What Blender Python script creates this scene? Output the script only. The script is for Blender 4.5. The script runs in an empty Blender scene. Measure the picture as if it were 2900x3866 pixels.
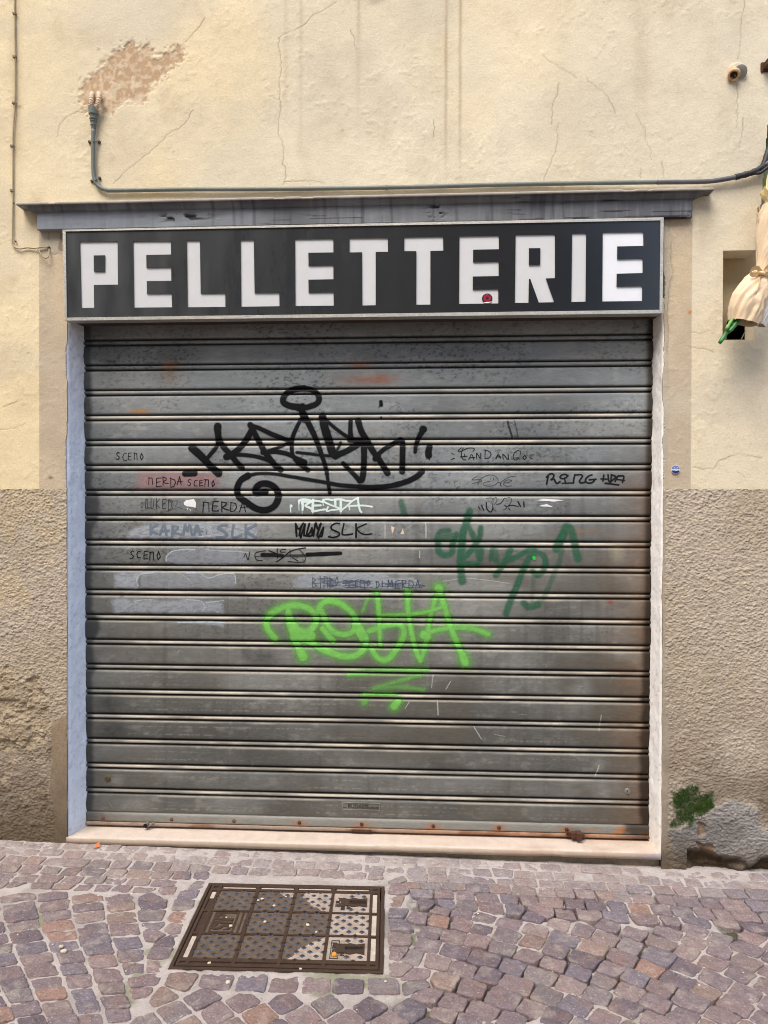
import bpy, bmesh, math, random
import numpy as np
from mathutils import Vector, Matrix, geometry

random.seed(7); RNG = np.random.default_rng(11)
SC = bpy.context.scene
COL = SC.collection
R = math.radians

# ------------------------------------------------------------------ camera
W_PX, H_PX = 2900.0, 3866.0
FOC = 2931.586
CAM = np.array([0.28571, -3.11242, 1.37280])
YAW, PIT, ROL = -0.0582613, -0.0101568, 0.00142283
def cam_axes():
    cy, sy = math.cos(YAW), math.sin(YAW); cp, sp = math.cos(PIT), math.sin(PIT)
    f = np.array([sy*cp, cy*cp, sp]); r0 = np.array([cy, -sy, 0.0]); u0 = np.cross(r0, f)
    cr, sr = math.cos(ROL), math.sin(ROL)
    return cr*r0 + sr*u0, -sr*r0 + cr*u0, f
AX_R, AX_U, AX_F = cam_axes()
cd = bpy.data.cameras.new('camera'); cam = bpy.data.objects.new('camera', cd); COL.objects.link(cam)
M = Matrix.Identity(4)
for i in range(3):
    M[i][0] = AX_R[i]; M[i][1] = AX_U[i]; M[i][2] = -AX_F[i]; M[i][3] = CAM[i]
cam.matrix_world = M
cd.sensor_fit = 'VERTICAL'; cd.sensor_height = 36.0; cd.lens = 36.0*FOC/H_PX
cd.clip_start = 0.05; cd.clip_end = 200.0
SC.camera = cam
SC.cycles.pixel_filter_type = 'BLACKMAN_HARRIS'; SC.cycles.filter_width = 1.0
SC.render.resolution_x = 768; SC.render.resolution_y = 1024

# ------------------------------------------------------------------ world, sun, exposure
SUN_EL, SUN_DIR = R(58), np.array([-0.43, -0.903])
w = bpy.data.worlds.new('World'); SC.world = w; w.use_nodes = True
nt = w.node_tree; nt.nodes.clear()
sky = nt.nodes.new('ShaderNodeTexSky'); sky.sky_type = 'NISHITA'; sky.sun_disc = False
sky.sun_elevation = SUN_EL; sky.sun_rotation = math.atan2(SUN_DIR[0], SUN_DIR[1])
sky.air_density = 1.0; sky.dust_density = 3.0; sky.ozone_density = 1.0
bg = nt.nodes.new('ShaderNodeBackground'); bg.inputs['Strength'].default_value = 0.15
wo = nt.nodes.new('ShaderNodeOutputWorld')
nt.links.new(sky.outputs[0], bg.inputs[0]); nt.links.new(bg.outputs[0], wo.inputs[0])
sl = bpy.data.lights.new('sun', 'SUN'); sl.energy = 1.75; sl.angle = R(34); sl.color = (1.0, 0.95, 0.885)
so = bpy.data.objects.new('sun', sl); COL.objects.link(so)
d = SUN_DIR/np.linalg.norm(SUN_DIR)*math.cos(SUN_EL)
so.rotation_euler = Vector((d[0], d[1], math.sin(SUN_EL))).to_track_quat('Z', 'Y').to_euler()
so.location = (-3, -4, 6)
SC.view_settings.view_transform = 'Standard'; SC.view_settings.look = 'None'
SC.view_settings.exposure = 0.92; SC.view_settings.gamma = 1.0; SC.view_settings.use_curve_mapping = False

# ------------------------------------------------------------------ pixel -> place on a real plane
def ray(px, py):
    return AX_F + AX_R*((px - W_PX/2)/FOC) - AX_U*((py - H_PX/2)/FOC)
def U(px, py, Y=0.0):
    d_ = ray(px, py); t = (Y - CAM[1])/d_[1]; p = CAM + d_*t
    return float(p[0]), float(p[2])
GX, G0 = -0.0155, -0.046
def ground_z(x, y=0): return G0 + GX*x
def G(px, py):
    d_ = ray(px, py); t = (G0 + GX*CAM[0] - CAM[2])/(d_[2] - GX*d_[0]); p = CAM + d_*t
    return float(p[0]), float(p[1])

# ------------------------------------------------------------------ helpers
def srgb(r, g, b):
    def f(c):
        c = c/255.0
        return c/12.92 if c <= .04045 else ((c+.055)/1.055)**2.4
    return np.array([f(r), f(g), f(b)])
_T = RNG.random((16, 256, 256))
def vn(x, y, s=0):
    x = np.asarray(x, float); y = np.asarray(y, float)
    xi = np.floor(x).astype(int); yi = np.floor(y).astype(int); fx = x - xi; fy = y - yi
    fx = fx*fx*(3-2*fx); fy = fy*fy*(3-2*fy); T = _T[s % 16]
    a = T[xi & 255, yi & 255]; b = T[(xi+1) & 255, yi & 255]; c = T[xi & 255, (yi+1) & 255]; e = T[(xi+1) & 255, (yi+1) & 255]
    return (a*(1-fx)+b*fx)*(1-fy) + (c*(1-fx)+e*fx)*fy
def fbm(x, y, s=0, o=4):
    v = 0; a = .5; t = 0
    for k in range(o):
        v = v + a*vn(np.asarray(x)*2**k + 17.3*k, np.asarray(y)*2**k + 5.1*k, s+k); t += a; a *= .5
    return v/t
def sstep(a, b, x): 
    t = np.clip((x-a)/(b-a), 0, 1); return t*t*(3-2*t)
def lerp(a, b, t): return a + (b-a)*t
def mixc(col, c, m): return col*(1-m[..., None]) + np.asarray(c)*m[..., None]

def mesh_np(name, verts, faces, mat=None, parent=None, attrs=None, smooth=True, col=None):
    """verts (n,3), faces: list of int arrays (m,k)"""
    me = bpy.data.meshes.new(name); verts = np.asarray(verts, np.float32)
    me.vertices.add(len(verts)); me.vertices.foreach_set('co', verts.ravel())
    if isinstance(faces, np.ndarray): faces = [faces]
    faces = [np.asarray(f, np.int32) for f in faces if len(f)]
    nl = sum(f.size for f in faces); npoly = sum(len(f) for f in faces)
    me.loops.add(nl); me.polygons.add(npoly)
    me.loops.foreach_set('vertex_index', np.concatenate([f.ravel() for f in faces]))
    tot = np.concatenate([np.full(len(f), f.shape[1], np.int32) for f in faces])
    st = np.concatenate([[0], np.cumsum(tot)[:-1]]).astype(np.int32)
    me.polygons.foreach_set('loop_start', st)
    me.update(calc_edges=True); me.validate()
    if smooth: me.polygons.foreach_set('use_smooth', np.ones(len(me.polygons), bool))
    if col is not None:
        a = me.color_attributes.new('Col', 'FLOAT_COLOR', 'POINT')
        c4 = np.ones((len(verts), 4), np.float32); c4[:, :3] = np.asarray(col).reshape(-1, 3); a.data.foreach_set('color', c4.ravel())
    for k, v in (attrs or {}).items():
        a = me.attributes.new(k, 'FLOAT', 'POINT'); a.data.foreach_set('value', np.asarray(v, np.float32).ravel())
    if mat: me.materials.append(mat)
    o = bpy.data.objects.new(name, me); COL.objects.link(o)
    if parent: o.parent = parent
    return o

class MB:
    def __init__(s): s.v = []; s.f = []
    def add(s, v, f):
        n = len(s.v); s.v += [tuple(map(float, p)) for p in v]; s.f += [tuple(i+n for i in q) for q in f]; return s
    def box(s, x0, x1, y0, y1, z0, z1, c=0.0):
        if c <= 0:
            v = [(x, y, z) for z in (z0, z1) for y in (y0, y1) for x in (x0, x1)]
            return s.add(v, [(0,2,3,1),(4,5,7,6),(0,1,5,4),(2,6,7,3),(0,4,6,2),(1,3,7,5)])
        bm = bmesh.new(); bmesh.ops.create_cube(bm, size=1)
        for q in bm.verts: q.co = Vector(((x0+x1)/2+q.co.x*(x1-x0), (y0+y1)/2+q.co.y*(y1-y0), (z0+z1)/2+q.co.z*(z1-z0)))
        bmesh.ops.bevel(bm, geom=bm.edges[:], offset=c, segments=2, profile=.6, affect='EDGES')
        return s.bm(bm)
    def bm(s, bm, mat=None):
        bm.verts.index_update(); v = [(mat @ q.co if mat else q.co)[:] for q in bm.verts]; f = [[q.index for q in p.verts] for p in bm.faces]
        bm.free(); return s.add(v, f)
    def tube(s, pts, rad, n=10, cap=True):
        P = [np.array(p, float) for p in pts]; m = len(P)
        rr = rad if hasattr(rad, '__len__') else [rad]*m
        up = None; base = []
        for i in range(m):
            t = P[min(i+1, m-1)] - P[max(i-1, 0)]; t = t/(np.linalg.norm(t)+1e-9)
            if up is None: up = np.array([0, 0, 1.]) if abs(t[2]) < .9 else np.array([1., 0, 0])
            a = np.cross(t, up); a /= np.linalg.norm(a)+1e-9; b = np.cross(a, t); up = b
            for k in range(n):
                th = 2*math.pi*k/n; base.append(P[i] + rr[i]*(a*math.cos(th) + b*math.sin(th)))
        f = [(i*n+k, i*n+(k+1) % n, (i+1)*n+(k+1) % n, (i+1)*n+k) for i in range(m-1) for k in range(n)]
        if cap: f += [tuple(range(n))[::-1], tuple((m-1)*n+k for k in range(n))]
        return s.add(base, f)
    def lathe(s, origin, axis, prof, n=16):
        """prof: list of (distance along axis, radius)"""
        ax = Vector(axis).normalized(); a = ax.orthogonal().normalized(); b = ax.cross(a); o = Vector(origin)
        v = [(o + ax*h + (a*math.cos(2*math.pi*k/n) + b*math.sin(2*math.pi*k/n))*r)[:] for h, r in prof for k in range(n)]
        f = [(i*n+k, i*n+(k+1) % n, (i+1)*n+(k+1) % n, (i+1)*n+k) for i in range(len(prof)-1) for k in range(n)]
        f += [tuple(range(n))[::-1], tuple((len(prof)-1)*n+k for k in range(n))]
        return s.add(v, f)
    def prism(s, poly, y0, y1):
        """poly in (x,z), counter clockwise seen from the street; extruded from y0 (front) to y1"""
        n = len(poly); v = [(x, y0, z) for x, z in poly] + [(x, y1, z) for x, z in poly]
        tri = geometry.tessellate_polygon([[Vector((x, z, 0)) for x, z in poly]])
        f = [tuple(t) for t in tri] + [tuple(n+i for i in t[::-1]) for t in tri]
        return s.add(v, f + [(i, n+i, n+(i+1) % n, (i+1) % n) for i in range(n)])
    def build(s, name, mat, parent=None, smooth=False, angle=None):
        me = bpy.data.meshes.new(name); me.from_pydata(s.v, [], s.f); 
        bm = bmesh.new(); bm.from_mesh(me); bmesh.ops.recalc_face_normals(bm, faces=bm.faces); bm.to_mesh(me); bm.free()
        me.update()
        if smooth: me.polygons.foreach_set('use_smooth', np.ones(len(me.polygons), bool))
        if smooth and angle:
            bm = bmesh.new(); bm.from_mesh(me)
            for e in bm.edges:
                if len(e.link_faces) == 2 and e.calc_face_angle(0) > R(angle): e.smooth = False
            bm.to_mesh(me); bm.free()
        if mat: me.materials.append(mat)
        o = bpy.data.objects.new(name, me); COL.objects.link(o)
        if parent: o.parent = parent
        return o

def tag(o, label=None, cat=None, group=None, kind=None):
    if label: o['label'] = label
    if cat: o['category'] = cat
    if group: o['group'] = group
    if kind: o['kind'] = kind
    return o
def thing(name, label, cat, loc=(0, 0, 0), group=None):
    o = bpy.data.objects.new(name, None); COL.objects.link(o); o.empty_display_size = .05
    o.location = loc
    return tag(o, label, cat, group)
def own(parent, *objs):
    """parent objects whose meshes were made in world coordinates, keeping them where they stand"""
    for o in objs:
        o.parent = parent; o.matrix_parent_inverse = Matrix.Translation(-Vector(parent.location))

# ------------------------------------------------------------------ materials
def mat(name, color=(.5, .5, .5), rough=.7, spec=.3, metal=0.0, attr=False, n_scale=40, n_amt=.12, n2_scale=None, n2_amt=.2,
        bump=0.0, b_scale=120, b_dist=.002, bump2=0.0, b2_scale=25, rough_var=0.0, stretch=(1, 1, 1), coat=0.0, alpha_attr=None, alpha_noise=0.0, voron=0.0, v_scale=60, fleck=None):
    m = bpy.data.materials.new(name); m.use_nodes = True; t = m.node_tree; N = t.nodes; L = t.links
    b = N['Principled BSDF']; out = N['Material Output']
    tc = N.new('ShaderNodeTexCoord'); mp = N.new('ShaderNodeMapping'); mp.inputs['Scale'].default_value = stretch
    L.new(tc.outputs['Object'], mp.inputs['Vector'])
    def noise(sc, det=5, ro=.6):
        n = N.new('ShaderNodeTexNoise'); n.inputs['Scale'].default_value = sc; n.inputs['Detail'].default_value = det
        n.inputs['Roughness'].default_value = ro; L.new(mp.outputs[0], n.inputs['Vector']); return n
    if attr:
        a = N.new('ShaderNodeAttribute'); a.attribute_name = 'Col'; src = a.outputs['Color']
    else:
        a = N.new('ShaderNodeRGB'); a.outputs[0].default_value = (*color, 1); src = a.outputs[0]
    def modul(src, sc, amt, det=5):
        n = noise(sc, det); r = N.new('ShaderNodeMapRange'); r.inputs['From Min'].default_value = .25; r.inputs['From Max'].default_value = .75
        r.inputs['To Min'].default_value = 1-amt; r.inputs['To Max'].default_value = 1+amt; L.new(n.outputs['Fac'], r.inputs['Value'])
        v = N.new('ShaderNodeVectorMath'); v.operation = 'SCALE'; L.new(src, v.inputs[0]); L.new(r.outputs[0], v.inputs['Scale'])
        return v.outputs[0]
    src = modul(src, n_scale, n_amt)
    if n2_scale: src = modul(src, n2_scale, n2_amt, 3)
    if fleck:
        n = noise(fleck[0], 2, .5); r = N.new('ShaderNodeMapRange'); r.inputs['From Min'].default_value = .60; r.inputs['From Max'].default_value = .72; r.inputs['To Max'].default_value = fleck[1]
        L.new(n.outputs['Fac'], r.inputs['Value']); mxn = N.new('ShaderNodeMix'); mxn.data_type = 'RGBA'; mxn.inputs['B'].default_value = (*fleck[2], 1); L.new(r.outputs[0], mxn.inputs['Factor']); L.new(src, mxn.inputs['A']); src = mxn.outputs['Result']
    L.new(src, b.inputs['Base Color'])
    b.inputs['Roughness'].default_value = rough; b.inputs['Metallic'].default_value = metal
    b.inputs['Specular IOR Level'].default_value = spec; b.inputs['Coat Weight'].default_value = coat
    if rough_var:
        n = noise(18, 4); r = N.new('ShaderNodeMapRange'); r.inputs['To Min'].default_value = rough-rough_var; r.inputs['To Max'].default_value = rough+rough_var
        L.new(n.outputs['Fac'], r.inputs['Value']); L.new(r.outputs[0], b.inputs['Roughness'])
    nrm = None
    def addb(hout, s, dist):
        nonlocal nrm
        k = N.new('ShaderNodeBump'); k.inputs['Strength'].default_value = s; k.inputs['Distance'].default_value = dist
        L.new(hout, k.inputs['Height'])
        if nrm: L.new(nrm, k.inputs['Normal'])
        nrm = k.outputs[0]
    if bump2: addb(noise(b2_scale, 4, .55).outputs['Fac'], bump2, b_dist*3)
    if bump: addb(noise(b_scale, 6, .65).outputs['Fac'], bump, b_dist)
    if voron:
        v = N.new('ShaderNodeTexVoronoi'); v.inputs['Scale'].default_value = v_scale; L.new(mp.outputs[0], v.inputs['Vector']); addb(v.outputs['Distance'], voron, b_dist)
    if nrm: L.new(nrm, b.inputs['Normal'])
    if alpha_attr:
        aa = N.new('ShaderNodeAttribute'); aa.attribute_name = alpha_attr; fac = aa.outputs['Fac']
        if alpha_noise:
            n = noise(420, 3); r = N.new('ShaderNodeMapRange'); r.inputs['From Min'].default_value = .3; r.inputs['From Max'].default_value = .6
            r.inputs['To Min'].default_value = 1-alpha_noise; r.inputs['To Max'].default_value = 1; L.new(n.outputs['Fac'], r.inputs['Value'])
            mm = N.new('ShaderNodeMath'); mm.operation = 'MULTIPLY'; L.new(fac, mm.inputs[0]); L.new(r.outputs[0], mm.inputs[1]); fac = mm.outputs[0]
        tr = N.new('ShaderNodeBsdfTransparent'); mx = N.new('ShaderNodeMixShader')
        L.new(fac, mx.inputs[0]); L.new(tr.outputs[0], mx.inputs[1]); L.new(b.outputs[0], mx.inputs[2]); L.new(mx.outputs[0], out.inputs['Surface'])
    return m
# ------------------------------------------------------------------ masks drawn from outlines and polylines
def pip(X, Z, poly):
    ins = np.zeros(X.shape, bool); n = len(poly)
    for i in range(n):
        x0, z0 = poly[i]; x1, z1 = poly[(i+1) % n]
        c = ((z0 > Z) != (z1 > Z)) & (X < (x1-x0)*(Z-z0)/((z1-z0) if abs(z1-z0) > 1e-9 else 1e-9) + x0)
        ins ^= c
    return ins
def seg_d(X, Z, a, b):
    ax, az = a; bx, bz = b; dx, dz = bx-ax, bz-az; L = dx*dx+dz*dz+1e-12
    t = np.clip(((X-ax)*dx+(Z-az)*dz)/L, 0, 1); return np.hypot(X-ax-t*dx, Z-az-t*dz)
def poly_mask(X, Z, poly, soft=.006, noise=0.0, nsc=60, seed=0):
    """soft filled outline, edge broken up by noise (metres)"""
    out = np.zeros(X.shape); px = [p[0] for p in poly]; pz = [p[1] for p in poly]; m = soft*2+noise*2
    w_ = (X > min(px)-m) & (X < max(px)+m) & (Z > min(pz)-m) & (Z < max(pz)+m)
    if not w_.any(): return out
    x, z = X[w_], Z[w_]; dd = np.full(x.shape, 9.)
    for i in range(len(poly)): dd = np.minimum(dd, seg_d(x, z, poly[i], poly[(i+1) % len(poly)]))
    sd = np.where(pip(x, z, poly), dd, -dd)
    if noise: sd = sd + (fbm(x*nsc, z*nsc, seed, 4)-.5)*2*noise
    out[w_] = sstep(-soft, soft, sd); return out
def line_mask(X, Z, pts, wd, soft, jit=0.0, seed=0):
    out = np.zeros(X.shape)
    if jit:
        q = [pts[0]]
        for a, b in zip(pts[:-1], pts[1:]):
            n = max(1, int(math.hypot(b[0]-a[0], b[1]-a[1])/.012)); r_ = np.random.default_rng(seed+len(q))
            for k in range(1, n+1):
                j = jit if k < n else 0
                q.append((lerp(a[0], b[0], k/n)+r_.normal()*j, lerp(a[1], b[1], k/n)+r_.normal()*j))
        pts = q
    for a, b in zip(pts[:-1], pts[1:]):
        m = wd+soft+.002
        i = (X > min(a[0], b[0])-m) & (X < max(a[0], b[0])+m) & (Z > min(a[1], b[1])-m) & (Z < max(a[1], b[1])+m)
        if i.any(): out[i] = np.maximum(out[i], 1-sstep(wd, wd+soft, seg_d(X[i], Z[i], a, b)))
    return out
def crop(pts, ox, oy, s, Y=0.0): return [U(ox+x/s, oy+y/s, Y) for x, y in pts]

# ------------------------------------------------------------------ the building
ZD = 1.4325                                  # top of the rough base
bld = thing('house_facade', 'cream plastered house front with a rough grey-brown base, framing the closed shop shutter', 'building', (0, 0, 0))
M_wall = mat('painted_plaster', attr=True, rough=.85, spec=.15, n_scale=9, n_amt=.05, n2_scale=130, n2_amt=.08, bump=.5, b_scale=120, b_dist=.0020, bump2=.16, b2_scale=30)
M_rough = mat('roughcast', attr=True, rough=.92, spec=.1, n_scale=110, n_amt=.2, n2_scale=14, n2_amt=.1, bump=.6, b_scale=200, b_dist=.002)

def tensor(xs, zs, keep, yf, colf, name, mat_, parent, depth=.1, edge=None):
    X, Z = np.meshgrid(xs, zs); nx, nz = len(xs), len(zs)
    cx, cz = np.meshgrid((xs[1:]+xs[:-1])/2, (zs[1:]+zs[:-1])/2)
    k = keep(cx, cz); Y = yf(X, Z); C = colf(X, Z)
    XX = X.copy()
    if edge is not None: XX = edge(X, Z)
    V = np.stack([XX, Y, Z], -1).reshape(-1, 3); Cc = C.reshape(-1, 3)
    idx = np.arange(nx*nz).reshape(nz, nx)
    q = np.stack([idx[:-1, :-1], idx[:-1, 1:], idx[1:, 1:], idx[1:, :-1]], -1)[k]
    # returns running back into the wall wherever the sheet is cut
    E = []
    a = k[:, :-1] & ~k[:, 1:]; i, j = np.nonzero(a); E.append(np.stack([idx[i, j+1], idx[i+1, j+1]], -1))
    a = ~k[:, :-1] & k[:, 1:]; i, j = np.nonzero(a); E.append(np.stack([idx[i+1, j+1], idx[i, j+1]], -1))
    a = k[:-1] & ~k[1:]; i, j = np.nonzero(a); E.append(np.stack([idx[i+1, j+1], idx[i+1, j]], -1))
    a = ~k[:-1] & k[1:]; i, j = np.nonzero(a); E.append(np.stack([idx[i+1, j], idx[i+1, j+1]], -1))
    E = np.concatenate(E)
    n0 = len(V); va = V[E[:, 0]]; vb = V[E[:, 1]]; vc = vb.copy(); vd = va.copy(); vc[:, 1] = depth; vd[:, 1] = depth
    V2 = np.concatenate([V, va, vb, vc, vd]); m = len(E)
    C2 = np.concatenate([Cc, Cc[E[:, 0]], Cc[E[:, 1]], Cc[E[:, 1]], Cc[E[:, 0]]])
    s = n0 + np.stack([np.arange(m), np.arange(m)+m, np.arange(m)+2*m, np.arange(m)+3*m], -1)
    F = np.concatenate([q, s]); used = np.unique(F); rm = np.full(len(V2), -1); rm[used] = np.arange(len(used))
    return mesh_np(name, V2[used], rm[F], mat_, parent, col=C2[used])

# recess on the right: the box niche and the taller channel beside it
NX0, NZ1 = U(2731, 948); NX1, NZ0 = U(2849, 1284)
CH = [U(2857, 950), U(2897, 480)]
def chan_x(z): return CH[0][0] + (CH[1][0]-CH[0][0])*(z-CH[0][1])/(CH[1][1]-CH[0][1])
CHX1 = CH[0][0] + .24; CHZ1 = U(2897, 455)[1]; CHZ0 = U(2850, 1190)[1]
SGT = U(1400, 846, -.03)[1]; 
def in_recess(x, z):
    a = (x > NX0) & (x < NX1) & (z > NZ0) & (z < NZ1)
    b = (x > chan_x(z)) & (x < CHX1) & (z > CHZ0) & (z < CHZ1)
    c = (x >= NX1-.01) & (x < CHX1) & (z > CHZ0) & (z < NZ1)
    return a | b | c
def keep_up(x, z): return ~((np.abs(x) < 1.2) & (z < SGT-.02)) & ~in_recess(x, z)

CRACKS = []
for o, s, L in [((0, 0), 1.659, [[(710,1150),(800,1060),(880,1000),(960,930),(1020,880),(1070,822),(1120,805),(1170,755),(1210,690)], [(1140,280),(1190,230),(1255,160),(1283,115)],
                  [(350,860),(380,770),(430,730),(480,700),(550,695)]]),
                ((950, 0), 1.659, [[(535,10),(460,60),(380,100),(340,150),(270,190),(200,215),(170,240),(168,300),(180,370),(187,430),(172,500),(178,560),(175,620),(183,660),(170,740),(165,840),(195,890),(200,990),(192,1030),(215,1060),(208,1140),(190,1160)],
                  [(620,190),(645,240),(655,310)], [(110,600),(175,625)], [(200,1140),(260,1132),(380,1135),(460,1148)], [(1140,745),(1148,800),(1140,860)]]),
                ((1900, 0), 1.659, [[(245,345),(300,390),(380,440),(460,490)], [(525,485),(530,510),(570,530),(640,590),(680,650),(700,710)], [(348,770),(335,820),(342,890),(310,980),(280,1060),(255,1110),(253,1140)],
                  [(348,520),(330,610),(308,660),(300,780)], [(830,710),(855,760),(890,810),(890,880),(920,930),(930,1000)], [(865,1050),(862,1110)], [(995,1010),(1008,1110)], [(1512,-20),(1500,80),(1490,120),(1485,200),(1480,300),(1470,370)],
                  [(1468,490),(1460,530),(1470,600),(1465,680),(1460,800)], [(1500,740),(1495,850),(1470,930)]]),
                ((2200, 1700), 2.37, [[(985,150),(1100,165),(1190,150),(1210,100),(1300,60),(1420,35),(1500,45),(1600,70)], [(1380,190),(1450,240)]]),
                ((2600, 850), 4.423, [[(20,1785),(120,1785),(190,1810),(290,1780)], [(10,2030),(230,2050),(320,2080),(420,2130)]]),
                ((1950, 650), 1.7463, [[(1003,310),(1008,340),(1003,380),(1018,430),(1015,500),(1020,600),(1028,670),(1012,740),(1000,850),(990,950),(1005,1060),(990,1200)]]), ((0, 850), 5.53, [[(1160,95),(1240,160),(1300,190)],[(1010,100),(1015,300)],[(1080,575),(1290,600)]]),
                ((0, 1200), 1.659, [[(0,700),(90,690),(160,660)], [(20,560),(110,520)]])]:
    for l in L: CRACKS.append((crop(l, *o, s), 1.0))
BARE = crop([(500,625),(520,500),(600,450),(650,390),(720,330),(780,290),(820,260),(870,295),(920,280),(960,330),(985,370),(1050,330),(1100,290),(1145,310),(1130,370),(1060,440),(1010,500),(940,560),(890,620),(880,640),(800,620),(740,660),(690,700),(630,690),(590,690),(545,690)], 0, 0, 1.659)
BLX, BRX = U(148, 1300)[0], U(2611, 1300)[0]; BZ = U(200, 866)[1]
C_wall = srgb(220, 209, 183); C_band = srgb(196, 179, 152); C_bare = srgb(182, 154, 122); C_crack = srgb(120, 104, 82)
def wall_masks(X, Z):
    fine = (np.abs(X) < 2.1) & (Z < 3.6)
    bare = np.maximum(poly_mask(X, Z, BARE, .004, .030, 60, 3), .55*poly_mask(X, Z, BARE, .02, .05, 90, 12))
    chips = sstep(.62, .68, fbm(X*38, Z*38, 5, 4))*sstep(.02, .5, poly_mask(X, Z, BARE, .03, .03, 20, 4))
    bare = np.clip(bare - .55*chips, 0, 1)
    cr = np.zeros(X.shape)
    for i, (l, s) in enumerate(CRACKS): cr = np.maximum(cr, line_mask(X, Z, l, .0004, .0030, .0022, i)*(.15+.6*fbm(X*14, Z*14, i, 2)))
    return fine, bare, cr
def wall_y(X, Z):
    fine, bare, cr = wall_masks(X, Z)
    y = (fbm(X*26, Z*26, 1, 4)-.5)*.0017 + (fbm(X*3, Z*3, 2, 2)-.5)*.006
    y += -.0011*sstep(.52, .80, fbm(X*62+9, Z*52, 7, 4))*sstep(.42, .62, fbm(X*6, Z*6, 9, 2))
    y += bare*(.0045 + (fbm(X*60, Z*60, 8, 3)-.5)*.004) + cr*.0012
    return np.where(fine, np.minimum(y, .0035), 0)
def wall_col(X, Z):
    fine, bare, cr = wall_masks(X, Z)
    c = np.broadcast_to(C_wall, X.shape+(3,)).copy()
    g = fbm(X*2.2, Z*1.4, 3, 3); c = mixc(c, srgb(210, 199, 172), sstep(.42, .7, g)*.7); c = mixc(c, srgb(228, 208, 166), sstep(.5, .75, fbm(X*1.3+4, Z*1.1, 6, 3))*.6)
    c = mixc(c, srgb(228, 208, 164), sstep(-.7, -1.6, X)*.6); c = mixc(c, srgb(208, 200, 178), sstep(.6, 1.6, X)*.55)
    # rain streaks running down from above
    for px, wd, a, y1 in [(1354, 9, .32, 480), (1685, 6, .55, 640), (1738, 6, .6, 640), (1080, 10, .2, 500), (1137, 8, .22, 560), (2420, 30, .22, 520), (62, 20, .3, 700), (2130, 40, .1, 400), (1560, 40, .12, 400)]:
        x0 = U(px, 300)[0]; zb = U(px, y1)[1]; h = wd*.00107
        s = np.exp(-((X-x0-.004*(fbm(Z*5, X*0, 4, 2)-.5))/h)**2)*a*sstep(zb-.12, zb+.25, Z)*(.6+.6*fbm(X*90, Z*5, 2, 2))*sstep(8, 5, Z)
        c = mixc(c, srgb(150, 126, 92), np.clip(s, 0, 1))
    band = np.maximum((sstep(BLX-.002, BLX+.002, X)*(X < 0)), (sstep(BRX+.002, BRX-.002, X)*(X > 0)))*sstep(BZ+.004, BZ-.004, Z)
    bc = mixc(np.broadcast_to(C_band, X.shape+(3,)), srgb(178, 164, 142), sstep(.4, .65, fbm(X*6, Z*3, 8, 3))*.6)
    c = c*(1-band[..., None]) + bc*band[..., None]
    gp = np.maximum(poly_mask(X, Z, [U(150, 866), U(240, 866), U(240, 965), U(195, 960), U(150, 945)], .004, .01, 40, 2), poly_mask(X, Z, [U(2500, 822), U(2535, 828), U(2524, 880), U(2532, 930), U(2530, 1010), U(2540, 1060), U(2524, 1180), U(2528, 1500), U(2518, 1840), U(2490, 1840), U(2490, 822)], .003, .006, 50, 3)*.85)
    c = mixc(c, srgb(172, 164, 148), gp*.8)
    c = mixc(c, srgb(138, 116, 100), poly_mask(X, Z, crop([(1240,160),(1310,190),(1310,540),(1220,540),(1200,480),(1250,300)], 0, 850, 5.53), .003, .006, 50, 4)*.8); c = mixc(c, srgb(196, 186, 166), sstep(.48, .72, fbm(X*3.3+8, Z*5.1, 14, 4))*.4)
    dirt = sstep(.56, .8, fbm(X*9, Z*7, 11, 4))*.22; c = mixc(c, srgb(172, 152, 118), dirt*.8)
    specks = sstep(.74, .80, vn(X*110, Z*110, 5))*sstep(.45, .7, fbm(X*5, Z*5, 2, 2)); c = mixc(c, srgb(150, 132, 104), specks*.10)
    for px, py, r_, a in [(192, 1803, .006, .9), (2606, 1179, .008, 0), (372, 186, .004, .7), (107, 1332, .004, .5), (70, 402, .008, .5), (1420, 3, .02, .4), (1293, 492, .004, .5), (655, 572, .004, .4)]:
        x0, z0 = U(px, py); c = mixc(c, srgb(110, 96, 78), np.exp(-((X-x0)**2/(1.7*r_)**2+((Z-z0)/r_)**2))*a)
    # soft brown smudges by the cornice ends and below the niche
    for px, py, rx, rz, a in [(140, 800, .03, .06, .5), (2650, 860, .05, .12, .22), (2790, 1310, .06, .05, .2)]:
        x0, z0 = U(px, py); c = mixc(c, srgb(120, 98, 66), np.exp(-(((X-x0)/rx)**2+((Z-z0)/rz)**2))*a*(.4+fbm(X*40, Z*20, 3, 3)))
    pale = fbm(X*55, Z*55, 9, 3)
    bcol = mixc(np.broadcast_to(C_bare, X.shape+(3,)), srgb(212, 192, 164), sstep(.45, .65, pale)*.7)
    c = c*(1-bare[..., None]) + bcol*bare[..., None]
    c = mixc(c, C_crack, cr)
    x0, z0 = U(2605, 1179); c = mixc(c, srgb(190, 118, 50), np.exp(-(((X-x0)/.008)**2+((Z-z0)/.008)**2)**2)*.9)
    return c
def wall_edge(X, Z):
    e = (np.abs(np.abs(X)-1.2) < 1e-6) & (Z < SGT); return np.where(e, X + np.sign(X)*.013*sstep(.35, .75, fbm(Z*13, X, 4, 5)), X)
xs = np.unique(np.round(np.concatenate([[-8, -6, -4.5, -3.2, -2.4, -1.95, -1.8], np.arange(-1.72, 2.0, .004), [-1.2, 1.2], [2.05, 2.2, 2.6, 3.4, 4.8, 6.5, 8]]), 5))
zs = np.unique(np.round(np.concatenate([[ZD], np.arange(ZD+.003, 3.46, .004), [3.5, 3.7, 4.2, 5, 6.2, 7.5]]), 5))
wall = tensor(xs, zs, keep_up, wall_y, wall_col, 'plaster_wall', M_wall, bld, .10, wall_edge)

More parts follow.
